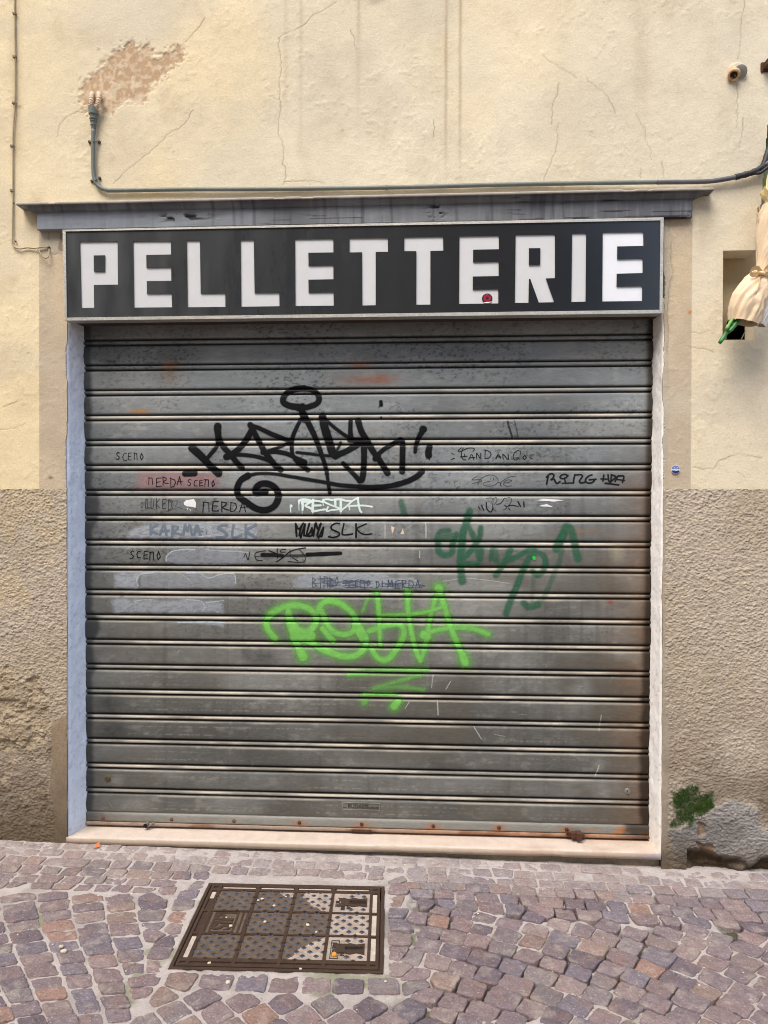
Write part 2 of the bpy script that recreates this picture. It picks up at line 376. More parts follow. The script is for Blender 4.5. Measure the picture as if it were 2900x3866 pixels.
# rough base, left and right of the opening
CEM = crop([(60,1660),(210,1640),(430,1500),(620,1420),(760,1330),(930,1330),(1060,1400),(1150,1480),(1170,1620),(1400,1700),(1500,2250),(1100,2160),(900,2110),(560,2100),(280,2090),(120,1990),(80,1900)], 2500, 2600, 3.16)
CEMB = [crop([(420,1830),(600,1830),(610,1960),(720,2000),(740,2110),(360,2080),(440,1950)], 2500, 2600, 3.16), crop([(420,1610),(480,1610),(500,1720),(430,1730)], 2500, 2600, 3.16)]
LREP = [U(197, 2730), U(262, 2690), U(262, 3200), U(205, 3200), U(215, 3080), U(190, 2990), U(196, 2880)]
RREP = [U(2480, 1850), U(2512, 1850), U(2508, 2300), U(2513, 2700), U(2528, 2760), U(2522, 3060), U(2516, 3300), U(2480, 3300)]
LBRK = [U(-40, 2540), U(30, 2520), U(90, 2570), U(150, 2560), U(190, 2640), U(180, 2760), U(195, 2880), U(150, 2810), U(60, 2830), U(-40, 2840)]
def base_masks(X, Z):
    cem = poly_mask(X, Z, CEM, .012, .020, 34, 2); b = np.maximum(poly_mask(X, Z, CEMB[0], .008, .022, 40, 3), poly_mask(X, Z, CEMB[1], .006, .016, 40, 4))
    rep = np.maximum(poly_mask(X, Z, LREP, .004, .007, 40, 5), poly_mask(X, Z, RREP, .004, .007, 40, 6)); brk = poly_mask(X, Z, LBRK, .01, .025, 25, 7)
    low = sstep(.62, .25, Z)*(X < 0)
    return cem, b, rep, brk, low
_gr = np.random.default_rng(77)
def grain(shape, nx, nz):
    g = _gr.normal(size=shape)
    for ax, n in ((1, nx), (0, nz)):
        for k in range(n): g = (np.roll(g, 1, ax)+2*g+np.roll(g, -1, ax))/4
    return g/g.std()
def base_y(X, Z):
    cem, b, rep, brk, low = base_masks(X, Z)
    worm = np.clip(.5+.30*(.8*grain(X.shape, 2, 1)+.65*grain(X.shape, 7, 4)), 0, 1.3)*(.6+.8*fbm(X*30, Z*36, 13, 3)) if X.ndim == 2 else fbm(X*170, Z*235, 1, 2)
    lump = fbm(X*90, Z*120, 4, 3); fine = (np.abs(X) < 2.1)
    rc = .0034*worm + .0014*lump
    old = .0045*fbm(X*30, Z*34, 6, 5) + .0035*worm + .006*sstep(.45, .6, fbm(X*12, Z*14, 8, 4))*fbm(X*60, Z*60, 2, 3)
    h = lerp(rc, old, np.clip(np.maximum(low, brk), 0, 1))
    h = h - brk*.010*sstep(.4, .6, fbm(X*20, Z*24, 9, 4))
    h = lerp(h, .0045+.0038*worm+.003*lump+.003*fbm(X*14, Z*14, 6, 3), cem*(1-b)); h = lerp(h, -.004+.008*fbm(X*70, Z*70, 3, 3), b)
    h = lerp(h, .003+.0012*fbm(X*30, Z*20, 5, 3), rep)
    gap = (X > 1.3)*sstep(.085, .04, Z-(G0+GX*X)+.05*(fbm(X*9, Z*4, 3, 4)-.5))*sstep(.36, .52, fbm(X*8, Z*9, 12, 3))
    h = h - gap*.035
    return np.where(fine, -h-.002, -.004)
def base_col(X, Z):
    cem, b, rep, brk, low = base_masks(X, Z)
    c = np.broadcast_to(srgb(178, 165, 146), X.shape+(3,)).copy()
    c = mixc(c, srgb(166, 152, 130), sstep(.4, .65, fbm(X*4, Z*3, 7, 4))*.6)
    c = mixc(c, srgb(190, 170, 132), sstep(.52, .7, fbm(X*7, Z*6, 3, 4))*.4*(X < 0))
    c = mixc(c, srgb(138, 122, 104), sstep(.45, .7, fbm(X*6, Z*5, 1, 4))*np.clip(sstep(.75, .1, Z), 0, 1)*.9)
    c = mixc(c, srgb(150, 142, 132), low*sstep(.45, .7, fbm(X*9+3, Z*9, 4, 4))*.8); c = mixc(c, srgb(112, 98, 80), low*sstep(.42, .66, fbm(X*5, Z*7, 8, 4))*.8)
    c = mixc(c, srgb(204, 190, 160), low*sstep(.66, .72, fbm(X*26, Z*26, 6, 3))*.6)
    c = mixc(c, srgb(162, 146, 120), brk*.7)
    c = mixc(c, srgb(146, 128, 104), rep*.9*(X < 0)); c = mixc(c, srgb(160, 148, 130), rep*.85*(X > 0))
    c = mixc(c, srgb(186, 168, 138), sstep(.55, .7, fbm(X*10, Z*10, 2, 3))*rep*.3)
    gcol = mixc(np.broadcast_to(srgb(144, 139, 133), X.shape+(3,)), srgb(122, 117, 112), sstep(.4, .65, fbm(X*12, Z*12, 9, 4)))
    c = c*(1-cem[..., None]) + gcol*cem[..., None]; c = mixc(c, srgb(136, 112, 86), b*.85)
    c = mixc(c, srgb(132, 120, 104), sstep(.55, .05, Z+.2*(fbm(X*4, Z*4, 7, 3)-.5))*(1-cem)*.55); c = mixc(c, srgb(112, 98, 82), (X > 0)*sstep(.45, .15, Z+.25*(fbm(X*5, Z*5, 12, 3)-.5))*sstep(.42, .62, fbm(X*8, Z*8, 5, 4))*(1-cem)*.75); damp = sstep(.10, -.04, Z+.12*(fbm(X*7, Z*5, 2, 4)-.5)-GX*X); c = mixc(c, srgb(84, 72, 57), damp*.8); gap = (X > 1.3)*sstep(.085, .04, Z-(G0+GX*X)+.05*(fbm(X*9, Z*4, 3, 4)-.5))*sstep(.36, .52, fbm(X*8, Z*9, 12, 3)); c = mixc(c, srgb(70, 56, 42), gap*.9); c = mixc(c, srgb(104, 90, 72), (X < 0)*sstep(.40, .05, Z+.25*(fbm(X*5+3, Z*4, 9, 4)-.5))*.65)
    return c
def keep_b(x, z): return np.abs(x) > 1.2
def base_edge(X, Z):
    e = (np.abs(np.abs(X)-1.2) < 1e-6); return np.where(e, X + np.sign(X)*.008*fbm(Z*14, X, 6, 4), X)
xb = np.unique(np.round(np.concatenate([[-8, -6, -4.5, -3.2, -2.4, -1.95, -1.8], np.arange(-1.72, -1.2, .0022), [-1.2, 0, 1.2], np.arange(1.2022, 1.9, .0022), [2.05, 2.2, 2.6, 3.4, 4.8, 6.5, 8]]), 5))
zb_ = np.unique(np.round(np.concatenate([[-.35, -.25], np.arange(-.2, ZD, .0022), [ZD]]), 5))
base = tensor(xb, zb_, keep_b, base_y, base_col, 'roughcast_base', M_rough, bld, .10, base_edge)
mb = MB()                                                    # the base's top lip
base_lip = None

# recess back
M_rec = mat('recess_plaster', attr=True, rough=.9, spec=.1, n_scale=30, n_amt=.08, bump=.4, b_scale=120)
X, Z = np.meshgrid(np.arange(NX0-.02, CHX1+.03, .006), np.arange(NZ0-.03, CHZ1+.03, .006))
HB0, HB1 = U(2742, 1283, .098), U(2838, 1215, .098)
c = np.broadcast_to(srgb(176, 160, 128), X.shape+(3,)).copy()
c = mixc(c, srgb(120, 132, 100), sstep(NZ1-.02, NZ1+.25, Z)*sstep(2, 2.3, Z)); c = mixc(c, srgb(168, 150, 150), np.exp(-((Z-U(2890, 790)[1])/.07)**2)*sstep(NX1-.02, NX1+.05, X))
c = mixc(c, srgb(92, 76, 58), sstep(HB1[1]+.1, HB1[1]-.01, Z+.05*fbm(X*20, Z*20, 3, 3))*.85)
nx = X.shape[1]; nz = X.shape[0]; idx = np.arange(nx*nz).reshape(nz, nx); q = np.stack([idx[:-1, :-1], idx[:-1, 1:], idx[1:, 1:], idx[1:, :-1]], -1).reshape(-1, 4)
cxz = np.stack([X, np.full(X.shape, .098)+.004*fbm(X*14, Z*14, 2, 3), Z], -1).reshape(-1, 3); cc = cxz[q].mean(1)
hole = (cc[:, 0] > HB0[0]) & (cc[:, 0] < HB1[0]) & (cc[:, 2] > HB0[1]) & (cc[:, 2] < HB1[1])
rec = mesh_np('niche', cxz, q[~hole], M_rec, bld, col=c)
M_dark = mat('dark_void', srgb(22, 22, 24), rough=.9)
mb = MB(); mb.box(HB0[0]-.01, HB1[0]+.01, .106, .22, HB0[1]-.01, HB1[1]+.01); mb.f = [f for k, f in enumerate(mb.f) if k != 2]
mb.build('wall_cavity', M_dark, rec)
mb = MB(); g = U(2822, 1240, .09); mb.tube([(g[0]-.02, .103, HB0[1]), (g[0], .095, g[1]), (g[0]+.012, .102, HB1[1])], .0025, 6); mb.build('loose_wire', mat('wire_grey', srgb(120, 118, 105), rough=.6), rec)

# jambs: whitewashed reveals, splayed
def jamb(name, side, top, bot, m, colf):
    zz = np.arange(-.03, 2.19, .006); xi = np.interp(zz, [bot[1], top[1]], [bot[0], top[0]])
    prof = [(-.016, .0045), (-.003, .0045), (0, .0075)] + [(None, y) for y in np.linspace(.014, .10, 14)] + [(None, .14)]
    V = np.zeros((len(zz), len(prof), 3))
    for k, (dx, y) in enumerate(prof):
        x0 = side*1.2
        if dx is not None: x = np.full(len(zz), x0 - side*dx) if k == 2 else np.full(len(zz), x0 - side*dx)
        else: x = lerp(x0, xi, min(y, .10)/.10)
        n = (fbm(zz*18, np.full(len(zz), y*30), 3, 4)-.5)*.006 + (fbm(zz*70, np.full(len(zz), y*90), 5, 2)-.5)*.0022
        V[:, k] = np.stack([x - side*n*(1 if k > 1 else 0), np.full(len(zz), y), zz], -1)
    c = colf(V[..., 1], V[..., 2]); n = len(prof); idx = np.arange(len(zz)*n).reshape(len(zz), n)
    q = np.stack([idx[:-1, :-1], idx[:-1, 1:], idx[1:, 1:], idx[1:, :-1]], -1).reshape(-1, 4)
    if side > 0: q = q[:, ::-1]
    return mesh_np(name, V.reshape(-1, 3), q, m, bld, col=c)
M_jamb = mat('whitewash', attr=True, rough=.8, spec=.2, n_scale=60, n_amt=.04, bump=.45, b_scale=110, b_dist=.002)
def jl_col(Y, Z):
    c = np.broadcast_to(srgb(230, 241, 255), Y.shape+(3,)).copy(); c = mixc(c, srgb(208, 208, 214), sstep(1.5, 2.1, Z)*.8)  # left jamb coloured pale blue, greyer towards the top
    c = mixc(c, srgb(120, 118, 116), sstep(.66, .74, fbm(Z*90, Y*90, 2, 3))*.25); return mixc(c, srgb(150, 140, 124), sstep(.08, 0, Z)*.4*fbm(Z*50, Y*30, 5, 3))
def jr_col(Y, Z):
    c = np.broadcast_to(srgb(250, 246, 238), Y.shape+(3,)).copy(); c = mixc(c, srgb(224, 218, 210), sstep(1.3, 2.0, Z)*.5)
    c = mixc(c, srgb(160, 140, 112), sstep(.66, .74, fbm(Z*90, Y*90, 7, 3))*.3); return mixc(c, srgb(190, 160, 120), sstep(.25, 0, Z)*.35*fbm(Z*30, Y*30, 5, 3))
tag(jamb('door_jamb', -1, U(318, 1236, .1), U(328, 3115, .1), M_jamb, jl_col), 'pale blue painted door jamb')
tag(jamb('door_jamb', 1, U(2465, 1214, .1), U(2449, 3171, .1), M_jamb, jr_col), 'white painted door jamb')

# marble threshold
M_marble = mat('threshold_marble', attr=True, rough=.55, spec=.4, n_scale=30, n_amt=.08, n2_scale=200, n2_amt=.08, bump=.25, b_scale=150, b_dist=.001, stretch=(1, 1, 1))
bm = bmesh.new(); xs_ = np.linspace(-1.206, 1.2, 160)
prof = [(.16, .0), (.10, 0), (.05, 0), (.01, -.001), (-.004, -.0015), (-.009, -.006), (-.010, -.015), (-.009, -.027), (.16, -.027)]
V = np.array([[(x, y + (.0035*(fbm(x*14, y*40, 3, 3)-.5) if y < .02 else 0) + (.006*sstep(.74, .8, vn(x*9, 3.3, 4)) if -.0095 < y < -.003 else 0), z + .0008*(fbm(x*9, y*20, 6, 2)-.5)) for y, z in prof] for x in xs_])
n = len(prof); idx = np.arange(len(xs_)*n).reshape(-1, n); q = np.stack([idx[:-1, :-1], idx[:-1, 1:], idx[1:, 1:], idx[1:, :-1]], -1).reshape(-1, 4)
ct = np.broadcast_to(srgb(206, 190, 174), V.shape).copy(); Xv, Yv, Zv = V[..., 0], V[..., 1], V[..., 2]
ct = mixc(ct, srgb(168, 150, 130), (Zv < -.004)*.85); ct = mixc(ct, srgb(176, 160, 142), sstep(.5, .75, fbm(Xv*22, Yv*60, 9, 4))*.35); ct = mixc(ct, srgb(170, 130, 96), sstep(.5, .75, fbm(Xv*6, Yv*30, 2, 3))*.4*sstep(-.2, 1.2, Xv)); ct = mixc(ct, srgb(150, 150, 158), sstep(1.05, 1.2, Xv)*(Zv < -.004)*.7)
bm.free()
sill = mesh_np('threshold', V.reshape(-1, 3), [q, idx[0][None, :], idx[-1][None, ::-1]], M_marble, bld, col=ct, smooth=False)
# rubble footing under the threshold
mb = MB(); zz = np.linspace(-1.2, 1.2, 120)
Vf = np.array([[(x, .004+.02*(fbm(x*16, k*3.1, 4, 3)), z) for k, z in enumerate((-.026, -.05, -.08, -.15))] for x in zz]); idx = np.arange(480).reshape(120, 4)
mesh_np('footing', Vf.reshape(-1, 3), np.stack([idx[:-1, :-1], idx[:-1, 1:], idx[1:, 1:], idx[1:, :-1]], -1).reshape(-1, 4)[:, ::-1], mat('footing_stone', srgb(126, 114, 96), rough=.95, n_scale=60, n_amt=.3, bump=.8, b_scale=90), bld)
SBZ = U(1400, 1196, -.03)[1]
mb = MB(); mb.box(-1.198, 1.198, .022, .2, SBZ+.006, SBZ+.09); mb.build('lintel', mat('lintel_dark_brown', srgb(70, 58, 50), rough=.9, n_scale=20, n_amt=.3), bld)  # lintel coloured a mottled dark brown
# ------------------------------------------------------------------ cornice
M_corn = mat('weathered_grey_paint', attr=True, rough=.6, spec=.35, n_scale=70, n_amt=.1, bump=.35, b_scale=60, b_dist=.0015, stretch=(.35, 1, 1))
corn = thing('wooden_cornice', 'weathered blue-grey moulded wooden cornice above the black shop sign', 'cornice', (0, 0, U(1400, 860, -.03)[1]))
CL, CR = U(140, 795, -.026)[0], U(2615, 750, -.026)[0]
zt, z1, z2, zb = U(360, 742, -.098)[1], U(360, 770, -.062)[1], U(360, 795, -.034)[1], U(360, 863, -.026)[1]
XG = np.linspace(0, 1, 620)
def corn_col(X, Z, top):
    c = np.broadcast_to(srgb(108, 110, 112), X.shape+(3,)).copy()
    c = mixc(c, srgb(140, 146, 153), sstep(.45, .75, fbm(X*5, Z*8, 3, 3))*.6*sstep(.8, -.6, X)); c = mixc(c, srgb(88, 90, 95), sstep(.45, .7, fbm(X*3+5, Z*6, 8, 3))*.8)
    st = sstep(.55, .8, fbm(X*75, Z*3, 5, 3)); c = mixc(c, srgb(150, 154, 158), st*.22); c = mixc(c, srgb(40, 42, 46), sstep(.58, .8, fbm(X*60+7, Z*4, 6, 3))*.5)
    ck = sstep(.70, .74, fbm(X*5, Z*170, 9, 3))*sstep(.45, .6, fbm(X*2.2, Z*9, 2, 2)); c = mixc(c, srgb(30, 30, 32), ck*.9)
    if top: c = mixc(c, srgb(176, 164, 146), top*(.6+.4*fbm(X*30, Z*5, 2, 3)))  # top edge painted pale as if lit from above
    return c
pr = [(.0, 0, 1), (.094, 0, 1), (.098, -.002, 1), (.098, -.009, .6), (.094, -.011, 0)]
H1 = zt - z1; H2 = zt - z2
for k in range(1, 9):
    t = k/8; pr.append((lerp(.092, .064, t+.10*math.sin(2*math.pi*t)), lerp(-.012, -H1+.004, t), 0))
pr += [(.064, -H1, 0), (.057, -H1-.001, 0)]
for k in range(1, 7):
    t = k/6; pr.append((.036+.021*math.cos(t*math.pi/2), -H1-.002-(H2-H1-.006)*t, 0))
pr += [(.034, -H2, 0), (.0, -H2-.0005, 0)]
rows = []; cols = []
for p, dz, tp in pr:
    # the section runs back into the wall at both ends with mitred returns
    x = np.concatenate([np.full(6, CL-p+.026), lerp(CL-p+.026, CR+p-.026, XG), np.full(6, CR+p-.026)]); pf = .030+(p-.030)*.38 if p > .03 else p; y = np.concatenate([np.linspace(.01, -pf, 7)[:-1], np.full(len(XG), -pf), np.linspace(-pf, .01, 7)[1:]])
    wv = .0018*(fbm(x*7, np.full(len(x), dz*60), 3, 3)-.5); ch = .004*sstep(.68, .74, fbm(x*22, np.full(len(x), 3.3), 9, 3))*(1 if tp > .5 else 0)
    z = np.full(len(x), zt+dz) + wv - ch
    rows.append(np.stack([x, y+wv, z], -1)); cols.append(corn_col(x, z, tp*.9))
V = np.array(rows); nr, nc = V.shape[:2]; idx = np.arange(nr*nc).reshape(nr, nc); q = np.stack([idx[:-1, :-1], idx[:-1, 1:], idx[1:, 1:], idx[1:, :-1]], -1).reshape(-1, 4)[:, ::-1]
o = mesh_np('moulding', V.reshape(-1, 3), q, M_corn, None, col=np.array(cols)); own(corn, o)
for e in range(1): pass
zf = np.linspace(zb, zt-H2+.012, 26); xf = np.linspace(CL, CR, 640); X, Z = np.meshgrid(xf, zf)
flake = sstep(.50, .56, fbm(X*24, Z*60, 12, 4))*np.maximum(np.exp(-(((X-U(690, 1)[0])/.1)**2+((Z-U(690, 830)[1])/.014)**2)), np.exp(-(((X-U(1650, 1)[0])/.03)**2+((Z-U(1650, 805)[1])/.03)**2)))
lowr = sstep(.55, .65, fbm(X*16, Z*20, 4, 3))*sstep(CR-.14, CR, X)
Yf = -.026 + .002*(fbm(X*5, Z*30, 2, 3)-.5) + .004*flake*2 + .003*lowr
c = corn_col(X, Z, None); c = mixc(c, srgb(140, 148, 156), sstep(-.2, -1, X)*.55); c = mixc(c, srgb(36, 36, 38), np.clip(flake*1.6, 0, 1)); 
n1, n2 = len(xf), len(zf); idx = np.arange(n1*n2).reshape(n2, n1); q = [np.stack([idx[:-1, :-1], idx[:-1, 1:], idx[1:, 1:], idx[1:, :-1]], -1).reshape(-1, 4)]
Vf = np.stack([X, Yf, Z], -1); ed = np.concatenate([idx[0], idx[1:, -1], idx[-1, ::-1][1:], idx[::-1, 0][1:]]); vb_ = Vf.reshape(-1, 3)[ed].copy(); vb_[:, 1] = .012
m_ = len(ed); q.append(np.stack([ed[:-1], n1*n2+np.arange(m_-1), n1*n2+np.arange(1, m_), ed[1:]], -1)); q = np.concatenate(q)
o = mesh_np('fascia_board', np.concatenate([Vf.reshape(-1, 3), vb_]), q, M_corn, None, col=np.concatenate([c.reshape(-1, 3), c.reshape(-1, 3)[ed]])); own(corn, o)

# ------------------------------------------------------------------ shop sign
YS = -.031
sign = thing('shop_sign', 'long black sign with white block letters spelling PELLETTERIE, above the shutter', 'sign', (0, YS, SBZ))
def up(x, y, o, s): return U(o[0]+x/s, o[1]+y/s, YS)
OUT = [U(237, 868, YS), U(2505.5, 821, YS), U(2501, 1183, YS), U(246, 1211, YS)]
INN = [U(248.5, 874, YS), U(2493.5, 832.5, YS), U(2490, 1170, YS), U(253.5, 1199.5, YS)]
M_alu = mat('hammered_aluminium', srgb(186, 184, 176), rough=.45, metal=.6, spec=.5, n_scale=160, n_amt=.22, n2_scale=14, n2_amt=.12, bump=.7, b_scale=170, b_dist=.002)
for a, b in ((0, 1), (1, 2), (2, 3), (3, 0)):
    P = [OUT[a], OUT[b], INN[b], INN[a]]; c0 = np.mean(P, 0); P = [tuple(c0+(np.array(p)-c0)*.9995) for p in P]
    mb = MB(); mb.prism(P[::-1], YS-.002, .018); o = mb.build('sign_frame', M_alu); own(sign, o)
def poly_curve(polys, name, y, ext):
    cu = bpy.data.curves.new(name, 'CURVE'); cu.dimensions = '2D'; cu.fill_mode = 'BOTH'; cu.extrude = ext
    for P in polys:
        s = cu.splines.new('POLY'); s.points.add(len(P)-1); s.use_cyclic_u = True
        for k, p in enumerate(P): s.points[k].co = (p[0], p[1], 0, 1)
    t = bpy.data.objects.new('t', cu); COL.objects.link(t); dg = bpy.context.evaluated_depsgraph_get(); me = bpy.data.meshes.new_from_object(t.evaluated_get(dg))
    bpy.data.objects.remove(t); me.name = name; me.transform(Matrix(((1, 0, 0, 0), (0, 0, -1, y), (0, 1, 0, 0), (0, 0, 0, 1)))); return me
A4 = ((0, 650), 1.659); A5 = ((1000, 650), 1.659); A6 = ((1950, 650), 1.7463)
def ab(p, A): return [up(x, y, *A) for x, y in p]
def sh(p): return [(x-1659, y) for x, y in p]
LET = [
 (ab([(498,435),(735,432),(737,703),(586,705),(588,848),(508,850)], A4), ab([(585,520),(656,519),(655,620),(587,621)], A4)),
 (ab([(832,432),(1069,430),(1070,514),(915,517),(916,597),(1071,593),(1072,679),(918,681),(919,760),(1074,758),(1076,845),(838,847)], A4), None),
 (ab([(1168,427),(1251,427),(1256,758),(1410,757),(1411,843),(1174,845)], A4), None),
 (ab(sh([(1506,424),(1589,423),(1594,755),(1749,754),(1750,838),(1510,842)]), A5), None),
 (ab([(188,418),(428,415),(429,501),(272,503),(273,584),(429,581),(429,669),(272,672),(274,753),(430,750),(431,835),(191,837)], A5), None),
 (ab([(530,412),(770,410),(771,497),(694,498),(694,832),(610,834),(608,500),(530,501)], A5), None),
 (ab([(873,406),(1117,402),(1118,490),(1037,492),(1037,828),(948,829),(949,493),(873,493)], A5), None),
 (ab([(1219,400),(1466,396),(1467,481),(1305,484),(1305,562),(1465,558),(1465,649),(1303,652),(1303,734),(1463,731),(1463,821),(1216,824)], A5), None),
 (ab([(-5,412),(255,408),(255,697),(195,699),(250,856),(148,858),(92,702),(83,702),(80,860),(-10,861)], A6), ab([(83,500),(158,499),(157,609),(83,610)], A6)),
 (ab([(368,402),(461,401),(457,852),(363,855)], A6), None),
 (ab([(570,396),(838,392),(839,484),(666,488),(666,572),(834,568),(834,663),(663,668),(662,753),(831,749),(830,848),(567,851)], A6), None)]
def grow(P, d):
    P = np.array(P); A = sum(P[i][0]*P[(i+1) % len(P)][1]-P[(i+1) % len(P)][0]*P[i][1] for i in range(len(P))); s = 1 if A > 0 else -1; o = []
    for i in range(len(P)):
        a, b, c_ = P[i-1], P[i], P[(i+1) % len(P)]; t1 = (b-a)/np.linalg.norm(b-a); t2 = (c_-b)/np.linalg.norm(c_-b)
        n1 = np.array([t1[1], -t1[0]])*s; n2 = np.array([t2[1], -t2[0]])*s; k = 1+n1@n2; o.append(tuple(b+d*(n1+n2)/max(k, .4)))
    return o
# black sheet with the letters cut out of it
M_sheet = mat('black_acrylic_sheet', srgb(26, 29, 34), rough=.22, spec=.5, n_scale=20, n_amt=.25, rough_var=.12)
t = M_sheet.node_tree; N = t.nodes; L_ = t.links; bs = N['Principled BSDF']
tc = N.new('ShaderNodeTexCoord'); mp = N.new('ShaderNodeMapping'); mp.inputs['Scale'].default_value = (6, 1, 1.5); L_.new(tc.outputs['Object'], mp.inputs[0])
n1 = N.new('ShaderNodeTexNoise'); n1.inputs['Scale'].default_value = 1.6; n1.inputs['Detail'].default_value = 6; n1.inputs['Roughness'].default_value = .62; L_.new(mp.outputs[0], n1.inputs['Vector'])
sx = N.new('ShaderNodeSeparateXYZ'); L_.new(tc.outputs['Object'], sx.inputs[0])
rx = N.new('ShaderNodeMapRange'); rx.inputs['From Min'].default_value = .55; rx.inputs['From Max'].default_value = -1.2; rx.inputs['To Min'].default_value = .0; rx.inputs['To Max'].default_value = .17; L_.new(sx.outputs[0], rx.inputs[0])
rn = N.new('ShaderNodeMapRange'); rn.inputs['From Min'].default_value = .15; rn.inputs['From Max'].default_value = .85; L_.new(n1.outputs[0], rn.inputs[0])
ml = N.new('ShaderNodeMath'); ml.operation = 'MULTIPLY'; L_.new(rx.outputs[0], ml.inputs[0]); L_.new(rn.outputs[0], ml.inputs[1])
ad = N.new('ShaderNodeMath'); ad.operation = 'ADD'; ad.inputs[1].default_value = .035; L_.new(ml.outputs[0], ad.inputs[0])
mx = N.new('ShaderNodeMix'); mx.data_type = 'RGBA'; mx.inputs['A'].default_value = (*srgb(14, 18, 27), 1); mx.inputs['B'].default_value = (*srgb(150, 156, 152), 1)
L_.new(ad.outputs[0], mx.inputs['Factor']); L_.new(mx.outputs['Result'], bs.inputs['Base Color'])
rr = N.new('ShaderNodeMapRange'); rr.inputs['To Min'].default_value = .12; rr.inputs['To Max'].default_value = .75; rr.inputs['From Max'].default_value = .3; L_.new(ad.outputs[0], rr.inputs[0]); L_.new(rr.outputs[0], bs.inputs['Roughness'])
INs = grow(INN, .002)
me = poly_curve([INs] + [l for l, _ in LET], 'sign_panel', YS+.0045, .0018); me.materials.append(M_sheet)
o = bpy.data.objects.new('sign_panel', me); COL.objects.link(o); own(sign, o)
M_let = mat('opal_acrylic', srgb(204, 205, 205), rough=.35, spec=.4, n_scale=18, n_amt=.03)
M_let2 = mat('opal_acrylic_sky_sheen', srgb(228, 230, 234), rough=.2, spec=.5, n_scale=18, n_amt=.02)  # paler copy for the last E: sky reflection put into its colour
for k, (l, ct_) in enumerate(LET):
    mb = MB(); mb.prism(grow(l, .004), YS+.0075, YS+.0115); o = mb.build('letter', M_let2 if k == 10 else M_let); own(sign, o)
    if ct_:
        me = poly_curve([ct_], 'letter_counter', YS+.0045, .0018); me.materials.append(M_sheet); c_ = bpy.data.objects.new('letter_counter', me); COL.objects.link(c_)
        c_.parent = o
mb = MB(); mb.box(OUT[3][0]+.004, OUT[2][0]-.004, YS+.013, .016, SBZ+.012, SBZ+.30); o = mb.build('sign_box', mat('rusty_sheet', srgb(92, 66, 50), rough=.85, n_scale=25, n_amt=.3)); own(sign, o)
# round black and red sticker on the fourth E
x0, z0 = U(1840, 1126, YS); r_ = .0205; yk = YS+.0068
def disc_poly(r0, n=40, cut=None):
    P = [(r0*math.cos(2*math.pi*k/n), r0*math.sin(2*math.pi*k/n)) for k in range(n)]
    return [(x, max(z, cut(x)) if cut else z) for x, z in P]
stk = thing('round_sticker', 'small black round sticker with red hexagon emblem, peeling off the sign', 'sticker', (x0, yk, z0))
cut = lambda x: -.0145+.12*x
mb = MB(); mb.prism(disc_poly(r_, 40, cut), -.0006, .0002); mb.build('sticker_face', mat('sticker_black', srgb(48, 30, 36), rough=.35, spec=.5), stk)
mr = mat('sticker_red', srgb(196, 52, 78), rough=.4)
mb = MB(); hx = [(.0150*math.sin(k*math.pi/3), .0150*math.cos(k*math.pi/3)+.002) for k in range(6)]
for a, b in [(i, (i+1) % 6) for i in range(6)] + [(0, 2), (2, 4), (4, 0), (1, 3), (3, 5), (5, 1)]: 
    p, q_ = hx[a], hx[b]; mb.tube([(p[0], -.0009, p[1]), (q_[0], -.0009, q_[1])], .0007 if b == (a+1) % 6 else .0011, 5)
mb.build('emblem', mr, stk)
mb = MB(); mb.add([(-.014, -.001, -.0145), (.0185, -.001, -.0115), (.010, -.006, -.0165), (-.001, -.007, -.0195), (-.012, -.004, -.0165)], [(0, 1, 2, 3, 4)]); mb.build('peeled_edge', mat('sticker_back', srgb(236, 190, 196), rough=.5), stk)
# ------------------------------------------------------------------ roller shutter
YD = .100
sh_t = thing('roller_shutter', 'closed grey steel roller shutter covered in graffiti, filling the shop doorway', 'shutter', (0, YD, 0))
zg0, zg18 = U(337, 1305.5, YD)[1], U(337, 2993, YD)[1]; PIT_S = (zg0-zg18)/18
KN = [(0,-14),(.012,-14),(.028,-5),(.05,-1.0),(.08,.8),(.13,1.5)] + [(t, 1.5+.9*math.sin(math.pi*(t-.13)/.57)) for t in np.linspace(.17, .66, 12)] + [(.70,1.1),(.74,-.4),(.765,-4),(.785,-10),(.803,-12),(.818,-6),(.832,-.8),(.855,1.0),(.89,1.5),(.92,1.0),(.942,-1.0),(.958,-6),(.97,-14),(.995,-14)]
kt = np.array([k[0] for k in KN]); ko = np.array([k[1] for k in KN])*.001
zk = []; 
for s in range(-2, 19):
    zk += [zg0 - (s+t)*PIT_S for t in kt if not (s == 18 and t > .705)]
zend = zk[-1]; zk = np.array(zk)[::-1]
def prof_out(z):
    t = np.mod((zg0 - np.asarray(z))/PIT_S, 1.0); return np.interp(t, kt, ko)
def dent(x, z): return .0050*(fbm(np.asarray(x)*1.3+3, np.floor((zg0-np.asarray(z))/PIT_S)*1.7, 2, 3)-.5) + .0012*(fbm(np.asarray(x)*7, np.asarray(z)*9, 5, 2)-.5)
def sh_y(x, z): return YD - prof_out(z) - dent(x, z)
SXL, SXR = U(318, 1236, YD)[0]-.01, U(2465, 1214, YD)[0]+.01
xsx = np.arange(SXL, SXR, .004); X, Z = np.meshgrid(xsx, zk)
slat = np.floor((zg0-Z)/PIT_S+1e-4); tt = np.mod((zg0-Z)/PIT_S+1e-6, 1)
def edge_x(side): return np.interp(Z, [U(328, 3115, YD)[1], U(318, 1236, YD)[1]], [U(328, 3115, YD)[0], U(318, 1236, YD)[0]]) if side < 0 else np.interp(Z, [U(2449, 3171, YD)[1], U(2465, 1214, YD)[1]], [U(2449, 3171, YD)[0], U(2465, 1214, YD)[0]])
dl = X-edge_x(-1); dr = edge_x(1)-X
c = np.broadcast_to(srgb(124, 129, 130), X.shape+(3,)).copy()
